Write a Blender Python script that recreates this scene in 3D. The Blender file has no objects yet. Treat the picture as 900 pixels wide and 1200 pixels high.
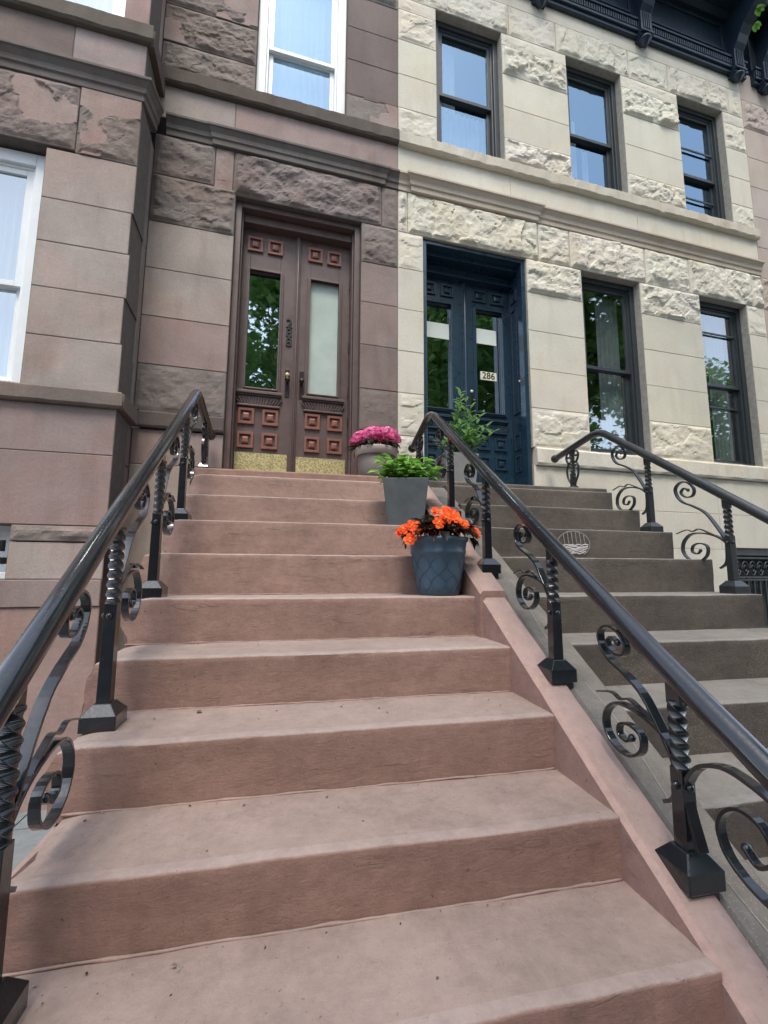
import bpy, math, random
from math import sin, cos, pi, radians, sqrt
from mathutils import Vector, Matrix, noise
random.seed(7)
SC = bpy.context.scene
COL = SC.collection

# ------------------------------------------------------------------ frames
THETA = 0.0619                      # the two house fronts stand 3.5 degrees off the stoops
FM = Matrix.Rotation(THETA, 4, 'Z')
WM = Matrix.Identity(4)
BASE = {}

def tag(o, label=None, cat=None, group=None, kind=None):
    if label: o['label'] = label
    if cat: o['category'] = cat
    if group: o['group'] = group
    if kind: o['kind'] = kind
    return o

def thing(name, label, cat, base=(0, 0, 0), frame=WM, group=None):
    o = bpy.data.objects.new(name, None)
    COL.objects.link(o)
    o.empty_display_size = 0.1
    b = Vector(base)
    o.matrix_world = frame @ Matrix.Translation(b)
    BASE[o.name] = (b, frame)
    return tag(o, label, cat, group)

def nz(x, y, z=0.0, s=1.0):
    return noise.noise(Vector((x * s, y * s, z * s)))

def fbm(x, y, z=0.0, o=4):
    return noise.fractal(Vector((x, y, z)), 1.0, 2.1, o)

class MB:
    def __init__(self):
        self.v = []; self.f = []; self.c = []; self.s = []
    def add(self, vs, fs, col=(1, 1, 1), smooth=False):
        n = len(self.v)
        self.v += [tuple(p) for p in vs]
        for f in fs:
            self.f.append([i + n for i in f]); self.c.append(col); self.s.append(smooth)
    def box(self, x0, x1, y0, y1, z0, z1, col=(1, 1, 1)):
        if x0 > x1: x0, x1 = x1, x0
        if y0 > y1: y0, y1 = y1, y0
        if z0 > z1: z0, z1 = z1, z0
        vs = [(x0, y0, z0), (x1, y0, z0), (x1, y1, z0), (x0, y1, z0), (x0, y0, z1), (x1, y0, z1), (x1, y1, z1), (x0, y1, z1)]
        self.add(vs, [(0, 3, 2, 1), (4, 5, 6, 7), (0, 1, 5, 4), (1, 2, 6, 5), (2, 3, 7, 6), (3, 0, 4, 7)], col)
        return self
    def prism_x(self, prof, x0, x1, col=(1, 1, 1)):       # prof: (y, z) closed polygon
        n = len(prof)
        vs = [(x0, y, z) for y, z in prof] + [(x1, y, z) for y, z in prof]
        fs = [(i, (i + 1) % n, (i + 1) % n + n, i + n) for i in range(n)]
        fs += [tuple(range(n))[::-1], tuple(range(n, 2 * n))]
        self.add(vs, fs, col)
        return self
    def prism_y(self, prof, y0, y1, col=(1, 1, 1)):       # prof: (x, z)
        n = len(prof)
        vs = [(x, y0, z) for x, z in prof] + [(x, y1, z) for x, z in prof]
        fs = [(i, (i + 1) % n, (i + 1) % n + n, i + n) for i in range(n)]
        fs += [tuple(range(n))[::-1], tuple(range(n, 2 * n))]
        self.add(vs, fs, col)
        return self
    def lathe(self, prof, cx, cy, cz, seg=32, col=(1, 1, 1), smooth=True):   # prof: (r, z)
        vs = []
        for r, z in prof:
            for k in range(seg):
                a = 2 * pi * k / seg
                vs.append((cx + r * cos(a), cy + r * sin(a), cz + z))
        fs = []
        for i in range(len(prof) - 1):
            for k in range(seg):
                a = i * seg + k; b = i * seg + (k + 1) % seg
                fs.append((a, b, b + seg, a + seg))
        fs.append(tuple(range(seg))[::-1])
        fs.append(tuple((len(prof) - 1) * seg + k for k in range(seg)))
        self.add(vs, fs, col, smooth)
        return self
    def tube(self, pts, r, seg=14, col=(1, 1, 1), rf=None):
        P = [Vector(p) for p in pts]; n = len(P)
        up = Vector((0, 0, 1)); vs = []
        for i in range(n):
            t = (P[min(i + 1, n - 1)] - P[max(i - 1, 0)]).normalized()
            a = t.cross(up)
            if a.length < 1e-3: a = t.cross(Vector((0, 1, 0)))
            a.normalize(); b = a.cross(t)
            rr = rf(i / (n - 1)) if rf else r
            for k in range(seg):
                an = 2 * pi * k / seg
                vs.append(P[i] + a * rr * cos(an) + b * rr * sin(an))
        fs = []
        for i in range(n - 1):
            for k in range(seg):
                a = i * seg + k; b = i * seg + (k + 1) % seg
                fs.append((a, a + seg, b + seg, b))
        fs.append(tuple(range(seg))); fs.append(tuple((n - 1) * seg + k for k in range(seg))[::-1])
        self.add(vs, fs, col, True)
        return self
    def ball(self, c, r, seg=12, sz=1.0, col=(1, 1, 1)):
        pr = [(max(r * sin(pi * i / 8), 1e-4), -r * sz * cos(pi * i / 8)) for i in range(9)]
        return self.lathe(pr, c[0], c[1], c[2], seg, col)
    def build(self, name, mat, parent=None, bevel=0.0, frame=WM, base=None, seg=2, ang=40):
        if parent is not None:
            b, fr = BASE[parent.name]
        else:
            b, fr = Vector(base if base else (0, 0, 0)), frame
        me = bpy.data.meshes.new(name)
        me.from_pydata([(x - b.x, y - b.y, z - b.z) for x, y, z in self.v], [], self.f)
        at = me.color_attributes.new('Tint', 'FLOAT_COLOR', 'CORNER')
        buf = []
        for f, c in zip(self.f, self.c):
            buf += [c[0], c[1], c[2], 1.0] * len(f)
        at.data.foreach_set('color', buf)
        me.polygons.foreach_set('use_smooth', self.s)
        me.materials.append(mat)
        me.update()
        o = bpy.data.objects.new(name, me)
        COL.objects.link(o)
        if parent is not None:
            o.parent = parent
            BASE[o.name] = (b, fr)
        else:
            o.matrix_world = fr @ Matrix.Translation(b)
            BASE[o.name] = (b, fr)
        if bevel > 0:
            m = o.modifiers.new('bevel', 'BEVEL'); m.width = bevel; m.segments = seg
            m.limit_method = 'ANGLE'; m.angle_limit = radians(ang)
        return o

# ------------------------------------------------------------------ materials
class NT:
    def __init__(self, name):
        self.m = bpy.data.materials.new(name); self.m.use_nodes = True
        self.t = self.m.node_tree; self.n = self.t.nodes; self.n.clear()
        self.out = self.new('ShaderNodeOutputMaterial')
        self.p = self.new('ShaderNodeBsdfPrincipled')
        self.l(self.p.outputs[0], self.out.inputs[0])
        self.tc = self.new('ShaderNodeTexCoord')
    def new(self, t, **k):
        n = self.n.new(t)
        for a, b in k.items(): setattr(n, a, b)
        return n
    def l(self, a, b): self.t.links.new(a, b)
    def mapping(self, sc):
        m = self.new('ShaderNodeMapping'); m.inputs['Scale'].default_value = sc
        self.l(self.tc.outputs['Object'], m.inputs[0]); return m.outputs[0]
    def noise(self, scale, detail=5, rough=0.6, vec=None, dist=0.0):
        n = self.new('ShaderNodeTexNoise'); n.inputs['Scale'].default_value = scale
        n.inputs['Detail'].default_value = detail; n.inputs['Roughness'].default_value = rough
        n.inputs['Distortion'].default_value = dist
        self.l(vec if vec else self.tc.outputs['Object'], n.inputs['Vector']); return n.outputs['Fac']
    def ramp(self, fac, stops):
        r = self.new('ShaderNodeValToRGB'); e = r.color_ramp.elements
        while len(e) < len(stops): e.new(0.5)
        for i, (p, c) in enumerate(stops):
            e[i].position = p; e[i].color = (c, c, c, 1) if not isinstance(c, tuple) else (*c, 1)
        self.l(fac, r.inputs[0]); return r.outputs[0]
    def mix(self, fac, a, b, mode='MIX'):
        m = self.new('ShaderNodeMix', data_type='RGBA', blend_type=mode)
        for s, v in ((0, fac), (6, a), (7, b)):
            if isinstance(v, (int, float)): m.inputs[s].default_value = v
            elif isinstance(v, tuple): m.inputs[s].default_value = (*v, 1)
            else: self.l(v, m.inputs[s])
        return m.outputs[2]
    def math(self, op, a, b=0.0):
        m = self.new('ShaderNodeMath', operation=op)
        for i, v in enumerate((a, b)):
            if isinstance(v, (int, float)): m.inputs[i].default_value = v
            else: self.l(v, m.inputs[i])
        return m.outputs[0]
    def bump(self, h, strength, dist=0.01, prev=None):
        b = self.new('ShaderNodeBump'); b.inputs['Strength'].default_value = strength
        b.inputs['Distance'].default_value = dist
        self.l(h, b.inputs['Height'])
        if prev: self.l(prev, b.inputs['Normal'])
        return b.outputs[0]
    def tint(self):
        a = self.new('ShaderNodeVertexColor', layer_name='Tint'); return a.outputs[0]
    def done(self, col=None, rough=0.7, normal=None, metallic=0.0, spec=None):
        if col is not None:
            if isinstance(col, tuple): self.p.inputs['Base Color'].default_value = (*col, 1)
            else: self.l(col, self.p.inputs['Base Color'])
        if isinstance(rough, (int, float)): self.p.inputs['Roughness'].default_value = rough
        else: self.l(rough, self.p.inputs['Roughness'])
        if normal: self.l(normal, self.p.inputs['Normal'])
        self.p.inputs['Metallic'].default_value = metallic
        if spec is not None: self.p.inputs['Specular IOR Level'].default_value = spec
        return self.m

def mat_masonry(name, var=0.35, stain=(0.35, 0.3, 0.27), bumpk=0.35, warmc=(1.02, 0.97, 0.88)):
    t = NT(name)
    big = t.ramp(t.noise(1.7, 6, 0.62, dist=0.6), [(0.3, 1 - var), (0.7, 1 + var * 0.4)])
    c = t.mix(1.0, t.tint(), big, 'MULTIPLY')
    fine = t.ramp(t.noise(60, 4, 0.7), [(0.25, 0.86), (0.75, 1.08)])
    c = t.mix(1.0, c, fine, 'MULTIPLY')
    warm = t.ramp(t.noise(0.9, 5, 0.6, dist=1.0), [(0.45, 0.0), (0.68, 0.75)])
    c = t.mix(warm, c, t.mix(1.0, c, warmc, 'MULTIPLY'))
    streak = t.ramp(t.noise(4.0, 5, 0.6, t.mapping((1.6, 1.6, 0.25))), [(0.52, 0.0), (0.78, 0.55)])
    sc = t.mix(1.0, c, stain, 'MULTIPLY')
    c = t.mix(streak, c, sc)
    pit = t.ramp(t.noise(42, 6, 0.8), [(0.30, 0.55), (0.37, 1.0)])
    c = t.mix(1.0, c, pit, 'MULTIPLY')
    n = t.bump(t.noise(28, 10, 0.8), bumpk, 0.010)
    n = t.bump(t.noise(190, 3, 0.6), bumpk, 0.002, n)
    return t.done(c, 0.88, n, spec=0.25)

def mat_step(name, riser, tread, speck=0.0, dirt=0.35):
    t = NT(name)
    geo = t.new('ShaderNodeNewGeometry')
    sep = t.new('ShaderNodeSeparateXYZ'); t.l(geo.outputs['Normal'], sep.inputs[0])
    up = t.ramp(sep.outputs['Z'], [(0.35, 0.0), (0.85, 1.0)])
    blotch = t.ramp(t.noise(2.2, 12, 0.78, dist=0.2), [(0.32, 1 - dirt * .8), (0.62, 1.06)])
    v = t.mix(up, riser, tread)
    v = t.mix(1.0, v, t.tint(), 'MULTIPLY')
    v = t.mix(1.0, v, blotch, 'MULTIPLY')
    mott = t.ramp(t.noise(24, 9, 0.8), [(0.32, 0.80), (0.62, 1.05)])
    dots = t.ramp(t.noise(75, 3, 0.6), [(0.27, 0.5), (0.32, 1.0)])
    v = t.mix(1.0, v, dots, 'MULTIPLY')
    v = t.mix(1.0, v, mott, 'MULTIPLY')
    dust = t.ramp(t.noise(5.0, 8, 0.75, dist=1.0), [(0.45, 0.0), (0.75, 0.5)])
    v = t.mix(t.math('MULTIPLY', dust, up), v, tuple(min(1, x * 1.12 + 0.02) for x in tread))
    h = t.noise(11, 12, 0.78, t.mapping((0.6, 1.0, 1.3)), 0.3)
    n = t.bump(h, 0.6, 0.010)
    side = t.math('SUBTRACT', 1.0, up)
    chips = t.ramp(t.noise(7, 8, 0.72, t.mapping((0.55, 0.8, 3.0)), 0.3), [(0.60, 0.0), (0.64, 1.0)])
    n = t.bump(t.math('MULTIPLY', chips, side), 0.5, 0.006, n)
    pits = t.ramp(t.noise(22, 5, 0.8), [(0.30, 1.0), (0.36, 0.0)])
    v = t.mix(t.math('MULTIPLY', pits, 0.25), v, tuple(x * 0.45 for x in riser))
    n = t.bump(pits, -0.5, 0.003, n)
    n = t.bump(t.noise(150, 4, 0.7), 0.5, 0.003, n)
    if speck:
        vo = t.new('ShaderNodeTexVoronoi'); vo.inputs['Scale'].default_value = 130
        t.l(t.tc.outputs['Object'], vo.inputs['Vector'])
        sp = t.ramp(vo.outputs['Distance'], [(0.12, 1.0), (0.3, 0.0)])
        area = t.ramp(t.noise(2.0, 4, 0.6), [(0.42, 0.0), (0.62, 1.0)])
        v = t.mix(t.math('MULTIPLY', t.math('MULTIPLY', sp, area), speck), v, (0.42, 0.33, 0.22))
        n = t.bump(sp, 0.35, 0.003, n)
    return t.done(v, 0.82, n, spec=0.3)

def mat_plain(name, col, rough=0.5, var=0.15, bumpk=0.1, scale=20, metallic=0.0, spec=None, coat=0.0, ior=1.5):
    t = NT(name)
    f = t.ramp(t.noise(scale, 5, 0.65), [(0.3, 1 - var), (0.7, 1 + var)])
    c = t.mix(1.0, col, f, 'MULTIPLY')
    n = t.bump(t.noise(scale * 3, 5, 0.6), bumpk, 0.003) if bumpk else None
    rg = t.ramp(t.noise(scale * 0.7, 4, 0.6), [(0.3, max(0.03, rough * 0.8)), (0.7, min(1, rough * 1.25))])
    m = t.done(c, rg, n, metallic, spec)
    if coat: t.p.inputs['Coat Weight'].default_value = coat; t.p.inputs['Coat IOR'].default_value = ior; t.p.inputs['Coat Roughness'].default_value = 0.08
    return m

def mat_tint(name, rough=0.5, var=0.2, scale=30, bumpk=0.1, trans=0.0, spec=0.4):
    t = NT(name)
    f = t.ramp(t.noise(scale, 4, 0.6), [(0.3, 1 - var), (0.7, 1 + var)])
    c = t.mix(1.0, t.tint(), f, 'MULTIPLY')
    n = t.bump(t.noise(scale * 2, 4, 0.6), bumpk, 0.003) if bumpk else None
    m = t.done(c, rough, n, spec=spec)
    if trans:
        tr = t.new('ShaderNodeBsdfTranslucent'); t.l(c, tr.inputs[0])
        mx = t.new('ShaderNodeMixShader'); mx.inputs[0].default_value = trans
        t.l(t.p.outputs[0], mx.inputs[1]); t.l(tr.outputs[0], mx.inputs[2]); t.l(mx.outputs[0], t.out.inputs[0])
    return m

def mat_glass(name, refl=0.35, tintc=(0.75, 0.8, 0.8), wob=0.02, gc=(0.80, 0.92, 1.0)):
    t = NT(name)
    g = t.new('ShaderNodeBsdfGlossy'); g.inputs['Roughness'].default_value = 0.015
    g.inputs['Color'].default_value = (*gc, 1)
    tr = t.new('ShaderNodeBsdfTransparent'); tr.inputs[0].default_value = (*tintc, 1)
    b = t.bump(t.noise(2.2, 2, 0.5), wob, 0.02); t.l(b, g.inputs['Normal'])
    lw = t.new('ShaderNodeLayerWeight'); lw.inputs[0].default_value = 0.35
    fac = t.math('ADD', t.math('MULTIPLY', lw.outputs['Fresnel'], 0.5), refl)
    mx = t.new('ShaderNodeMixShader'); t.l(fac, mx.inputs[0])
    t.l(tr.outputs[0], mx.inputs[1]); t.l(g.outputs[0], mx.inputs[2]); t.l(mx.outputs[0], t.out.inputs[0])
    return t.m

M = {}
M['brown'] = mat_masonry('brownstone masonry', 0.24, (0.66, 0.62, 0.60), 0.5, (1.04, 0.86, 0.80))
M['cream'] = mat_masonry('cream painted stone', 0.11, (0.84, 0.77, 0.67), 0.35)
M['pinkstone'] = mat_masonry('pink painted stone', 0.10, (0.8, 0.7, 0.66), 0.25)
M['mortar_brown'] = mat_plain('brown mortar', (0.10, 0.085, 0.075), 0.9, 0.2, 0.2)
M['mortar_cream'] = mat_plain('cream mortar', (0.36, 0.33, 0.28), 0.9, 0.2, 0.2)
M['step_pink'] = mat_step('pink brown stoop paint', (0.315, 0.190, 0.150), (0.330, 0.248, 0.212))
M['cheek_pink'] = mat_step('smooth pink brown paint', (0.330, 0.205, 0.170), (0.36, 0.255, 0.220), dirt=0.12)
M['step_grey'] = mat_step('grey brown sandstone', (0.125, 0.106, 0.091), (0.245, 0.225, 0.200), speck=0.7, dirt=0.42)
M['iron'] = mat_plain('black gloss iron paint', (0.006, 0.009, 0.012), 0.3, 0.3, 0.35, 30, spec=0.25, coat=1.0, ior=1.5)
M['iron2'] = mat_plain('weathered black iron paint', (0.020, 0.024, 0.025), 0.36, 0.3, 0.5, 45, spec=0.6, coat=0.3)
M['brown_wood'] = mat_plain('dark brown door paint', (0.105, 0.070, 0.062), 0.42, 0.18, 0.2, 12)
M['red_panel'] = mat_plain('red brown panel paint', (0.225, 0.083, 0.055), 0.42, 0.15, 0.15, 25)
M['navy'] = mat_plain('glossy navy door paint', (0.012, 0.035, 0.060), 0.3, 0.10, 0.0, 18, spec=0.6, coat=0.4)
M['navy_dull'] = mat_plain('dark navy cornice paint', (0.010, 0.022, 0.040), 0.4, 0.3, 0.2, 18, spec=0.5)
M['dark_frame'] = mat_plain('dark grey green window frame', (0.030, 0.038, 0.042), 0.42, 0.15, 0.08, 20)
M['white_frame'] = mat_plain('white vinyl window frame', (0.74, 0.77, 0.77), 0.35, 0.04, 0.03, 10)
M['glass'] = mat_glass('window glass', 0.26, gc=(.88, .95, .97))
M['glass_blue'] = mat_glass('sky reflecting window glass', 0.26, (0.75, 0.84, 0.88), 0.05, (0.50, 0.72, 0.92))
M['glass_door'] = mat_glass('door glass', 0.40, (0.7, 0.78, 0.76), 0.06)
M['curtain'] = mat_plain('white curtain cloth', (0.60, 0.63, 0.66), 0.9, 0.06, 0.1, 8)
M['milky'] = mat_plain('milky door pane', (0.46, 0.54, 0.49), 0.12, 0.12, 0.02, 3, spec=0.6)
M['frost'] = mat_plain('pale blind behind door glass', (0.62, 0.70, 0.66), 0.6, 0.08, 0.05, 5)
M['room'] = mat_plain('dim room', (0.05, 0.055, 0.055), 0.9, 0.3, 0.0, 1.5)
M['brass'] = None
t = NT('worn brass plate')
w = t.ramp(t.noise(70, 4, 0.75), [(0.40, (0.26, 0.21, 0.13)), (0.54, (0.58, 0.50, 0.22)), (0.7, (0.68, 0.63, 0.42))])
M['brass'] = t.done(w, t.ramp(t.noise(50, 3, 0.6), [(0.4, 0.55), (0.6, 0.3)]), t.bump(t.noise(60, 4, 0.6), 0.3, 0.003), metallic=0.35)
M['metal_dark'] = mat_plain('tarnished bronze', (0.05, 0.04, 0.035), 0.35, 0.2, 0.1, 40, metallic=0.7)
M['paper'] = mat_plain('white paper', (0.72, 0.78, 0.72), 0.8, 0.03, 0.0, 5)
M['plate'] = mat_plain('cream number plate', (0.72, 0.72, 0.55), 0.5, 0.03, 0.0, 5)
M['ink'] = mat_plain('black numerals', (0.015, 0.015, 0.018), 0.4, 0.05, 0.0, 5)
M['pot_blue'] = mat_plain('slate blue plastic pot', (0.045, 0.085, 0.125), 0.45, 0.12, 0.08, 12)
M['pot_grey'] = mat_plain('grey brown resin pot', (0.15, 0.128, 0.112), 0.6, 0.12, 0.15, 12)
M['pot_rim'] = mat_plain('pale taupe pot rim', (0.36, 0.30, 0.27), 0.6, 0.1, 0.1, 12)
M['pot_slate'] = mat_plain('slate grey planter', (0.078, 0.092, 0.098), 0.62, 0.25, 0.15, 7)
M['pot_light'] = mat_plain('light grey planter', (0.22, 0.225, 0.22), 0.6, 0.12, 0.15, 12)
M['soil'] = mat_plain('potting soil', (0.03, 0.02, 0.015), 0.95, 0.4, 0.6, 60)
M['leaf'] = mat_tint('leaves', 0.45, 0.25, 25, 0.05, 0.45)
M['petal'] = mat_tint('petals', 0.6, 0.12, 60, 0.05, 0.25, 0.2)
M['bark'] = mat_plain('bark', (0.09, 0.07, 0.055), 0.9, 0.3, 0.8, 14)
M['chalk'] = mat_plain('white chalk', (0.60, 0.58, 0.57), 0.95, 0.3, 0.2, 90)
M['chalk_thin'] = mat_plain('thin white chalk', (0.30, 0.28, 0.265), 0.95, 0.3, 0.2, 90)
M['concrete'] = mat_step('pavement concrete', (0.25, 0.25, 0.245), (0.27, 0.275, 0.27), dirt=0.3)
M['bluestone'] = mat_step('areaway bluestone', (0.16, 0.18, 0.19), (0.20, 0.225, 0.235), dirt=0.3)
M['asphalt'] = mat_plain('asphalt', (0.05, 0.05, 0.052), 0.85, 0.25, 0.5, 30)
M['brick'] = mat_masonry('far brick', 0.2, (0.7, 0.6, 0.55), 0.2)

# ------------------------------------------------------------------ setting: ground
GZ = -2.16
g = MB(); g.box(-150, 150, -6.2, 60, GZ - 0.3, GZ)
tag(g.build('pavement', M['concrete'], None, 0.01), kind='structure')
g = MB(); g.add([(-600, -600, GZ - 0.13), (600, -600, GZ - 0.13), (600, 600, GZ - 0.13), (-600, 600, GZ - 0.13)], [(0, 1, 2, 3)])
tag(g.build('road', M['asphalt']), kind='structure')
g = MB(); g.box(-150, 150, -30, -14.5, GZ - 0.3, GZ)
tag(g.build('far_pavement', M['concrete'], None, 0.01), kind='structure')
g = MB()
for i in range(-12, 13):
    for j in range(0, 5):
        g.box(i * 0.9 + 0.004, i * 0.9 + 0.896, -2.6 + j * 0.85, -2.6 + j * 0.85 + 0.842, GZ - 0.02, GZ + 0.012)
tag(g.build('areaway_paving', M['bluestone'], None, 0.003), kind='structure')

# ------------------------------------------------------------------ stoops
SY = {0: 0, 1: -.2874, 2: -.575, 3: -.862, 4: -1.15, 5: -1.465, 6: -1.77, 7: -2.07, 8: -2.35, 9: -2.63, 10: -2.91, 11: -3.19}
SZ = {0: .008, 1: -.181, 2: -.371, 3: -.568, 4: -.772, 5: -.959, 6: -1.137, 7: -1.311, 8: -1.468, 9: -1.64, 10: -1.81, 11: -1.98, 12: GZ}

def step_mesh(k, x0, x1, seed, wear=0.004, left_rag=False, nose=0.007, nose_lit_tint=(1.12, 1.16, 1.2)):
    """one step: riser front, rounded nosing, tread; gently uneven"""
    y, z = SY[k], SZ[k]
    zb = SZ[k + 1] - 0.02
    yb = SY[k - 1] + 0.03 if k > 0 else 0.12
    prof = []
    n1 = 12
    for i in range(n1 + 1):
        q = i / n1; prof.append((y + 0.004 * (1 - q), zb + (z - nose - zb) * q, 0))
    for i in range(1, 4):
        a = (pi / 2) * i / 3
        prof.append((y + nose * (1 - cos(a)), z - nose + nose * sin(a), 1))
    for i in range(1, 9):
        prof.append((y + nose + (yb - y - nose) * (i / 8 if i > 1 else .085), z, 2))
    nx = max(8, int((x1 - x0) / 0.02))
    vs = []
    for j in range(nx + 1):
        x = x0 + (x1 - x0) * j / nx
        for (py, pz, kind) in prof:
            d = fbm(x * 2.2, pz * 6 + seed * 3.1, py * 5) * wear
            e = nz(x * 11, pz * 9, seed * 1.7) * wear * 0.5
            yy = py + (d + e if kind < 2 else 0)
            zz = pz + (d * 0.8 + e * 0.4 if kind > 0 else 0)
            if kind == 1: zz -= abs(nz(x * 30, seed, 2.0)) * wear * 0.6
            xx = x
            if left_rag and j < 5:
                am = (5 - j) / 5
                cr = max(0, nz(pz * 9 + seed, py * 6, 4.2)) * 0.05 * am
                top = max(0, (pz - (z - 0.06)) / 0.06)
                xx = x + cr + am * top * 0.02 * (1 + nz(seed, 3.3))
                zz -= top * am * am * 0.012
            vs.append((xx, yy, zz))
    m = len(prof); fs = []
    for j in range(nx):
        for i in range(m - 1):
            a = j * m + i; fs.append((a, a + m, a + m + 1, a + 1))
    # ends: fan polygons closed at the back bottom
    vs.append((x0 + 0.002, yb, zb)); vs.append((x1, yb, zb))
    e0, e1 = len(vs) - 2, len(vs) - 1
    fs.append(tuple(range(m))[::1] + (e0,))
    fs.append(tuple(nx * m + i for i in range(m))[::-1] + (e1,))
    up_ = max(0, 1 - k / 7.0) if x0 < 1 else 0          # upper steps tinted paler, distance haze put into their colour
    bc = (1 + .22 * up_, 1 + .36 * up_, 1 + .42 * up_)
    nose_lit_tint = tuple(a * b_ for a, b_ in zip(nose_lit_tint, bc))
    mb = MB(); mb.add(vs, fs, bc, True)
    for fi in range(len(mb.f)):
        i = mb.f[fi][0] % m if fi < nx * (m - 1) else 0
        if n1 <= i < n1 + 4: mb.c[fi] = nose_lit_tint  # light catching the nosing edge is painted in as a paler tint
    return mb

def smooth_by_angle(o, deg=35):
    # sharp edges by face angle, done on the mesh data
    me = o.data
    import bmesh
    bm = bmesh.new(); bm.from_mesh(me)
    for e in bm.edges:
        if len(e.link_faces) == 2:
            e.smooth = e.calc_face_angle(0) < radians(deg)
    bm.to_mesh(me); bm.free()

CH = lambda y: -0.030 + 0.615 * y           # top line of the sloping cheek
stoop = thing('brown_stoop', 'pink brown painted stone stoop rising to the brown double door, empty pinkish steps', 'stoop', (0.8, -1.5, GZ))
XL = {0: -.06, 1: -.06, 2: -.055, 3: -.075, 4: -.047, 5: -.044, 6: 0.0, 7: .03, 8: .04, 9: .05, 10: .05, 11: .05}
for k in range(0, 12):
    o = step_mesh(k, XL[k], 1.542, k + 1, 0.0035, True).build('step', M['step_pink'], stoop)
    smooth_by_angle(o, 40)
b = MB()
prof = [(0.02, GZ)] + [(0.02, SZ[0] - .03)]
for k in range(0, 12):
    prof += [(SY[k] + 0.02, SZ[k] - 0.03), (SY[k] + 0.02, SZ[k + 1] - 0.03)]
prof = [(0.10, GZ), (0.10, SZ[0] - 0.03)] + prof[2:]
prof[-1] = (SY[11] + 0.02, GZ)
b.prism_x(prof, 0.03, 1.50)
b.build('side_wall', M['cheek_pink'], stoop)
for k in range(1, 10):
    mb = MB(); P_ = []
    for i in range(75):
        x = XL[k] + .02 + (1.535 - XL[k] - .02) * i / 74
        P_.append((x, SY[k - 1] - .0005 + .002 * nz(x * 9, k), SZ[k] + .001 + .003 * nz(x * 13, k * 2.2)))
    mb.tube(P_, .004, 6, (1.08, 1.1, 1.12), rf=lambda q, k=k: .0030 + .0035 * abs(nz(q * 22, k * 1.9)))
    mb.build('mortar_line', M['step_pink'], stoop)
# landing slab in front of the door
b = MB(); b.box(-0.07, 1.60, 0.10, 0.78, -0.05, 0.075); b.build('landing_slab', M['step_pink'], stoop, 0.012)
b = MB(); b.box(-0.05, 1.54, 0.12, 0.85, GZ, -0.052); b.build('landing_base', M['cheek_pink'], stoop)
# sloping cheek: lower run, and upper run 3 cm higher, with a fine raised arris
def cheek(y0, y1, dz, x0, x1, name, mat, parent, bev=0.016, tnt=(1, 1, 1)):
    nseg = 90; vs = []
    cols = 5
    for i in range(nseg + 1):
        y = y0 + (y1 - y0) * i / nseg
        zt = CH(y) + dz
        w = 0.0016 * nz(y * 5, x0 * 7, dz * 40) + .0008 * nz(y * 24, x0); w3 = .0035 * fbm(y * 7, x0 * 9)
        vs += [(x0 + w, y, zt - 0.62), (x0 + w, y, zt - bev), (x0 + bev + w, y, zt + w), (x1 - bev * .4 + w3, y, zt + w), (x1 + w3, y, zt - bev * .4), (x1 + w3, y, zt - 0.62)]
    m = 6; fs = []
    for i in range(nseg):
        for j in range(m):
            a = i * m + j; b2 = i * m + (j + 1) % m
            fs.append((a, b2, b2 + m, a + m))
    fs.append(tuple(range(m))[::-1]); fs.append(tuple(nseg * m + j for j in range(m)))
    mb = MB(); mb.add(vs, fs, tnt)
    for i in range(nseg): mb.c[i * m + 1] = tuple(1.22 * q for q in tnt)
    return mb.build(name, mat, parent)
cheek(-3.2, -1.21, 0.0, 1.54, 1.655, 'cheek_wall', M['cheek_pink'], stoop)
cheek(-1.21, 0.06, 0.032, 1.525, 1.655, 'cheek_wall', M['cheek_pink'], stoop)

st2 = thing('grey_stoop', 'weathered grey brown stone stoop rising to the navy door, chalk marked steps', 'stoop', (2.5, -1.5, GZ))
for k in range(0, 12):
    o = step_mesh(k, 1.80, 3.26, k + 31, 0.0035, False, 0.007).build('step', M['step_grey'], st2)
    smooth_by_angle(o, 40)
b = MB()
prof = [(0.10, GZ), (0.10, SZ[0] - 0.03)]
for k in range(0, 12):
    prof += [(SY[k] + 0.02, SZ[k] - 0.03), (SY[k] + 0.02, SZ[k + 1] - 0.03)]
prof[-1] = (SY[11] + 0.02, GZ)
b.prism_x(prof, 1.83, 3.24); b.build('side_wall', M['step_grey'], st2)
b = MB(); b.box(1.665, 3.30, 0.10, 0.90, -0.05, 0.060); b.build('landing_slab', M['step_grey'], st2, 0.012)
b = MB(); b.box(1.70, 3.24, 0.12, 0.95, GZ, -0.052); b.build('landing_base', M['step_grey'], st2)
cheek(-3.2, 0.06, -0.012, 1.658, 1.82, 'cheek_wall', M['step_grey'], st2, 0.02, (.80, .80, .79))
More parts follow.
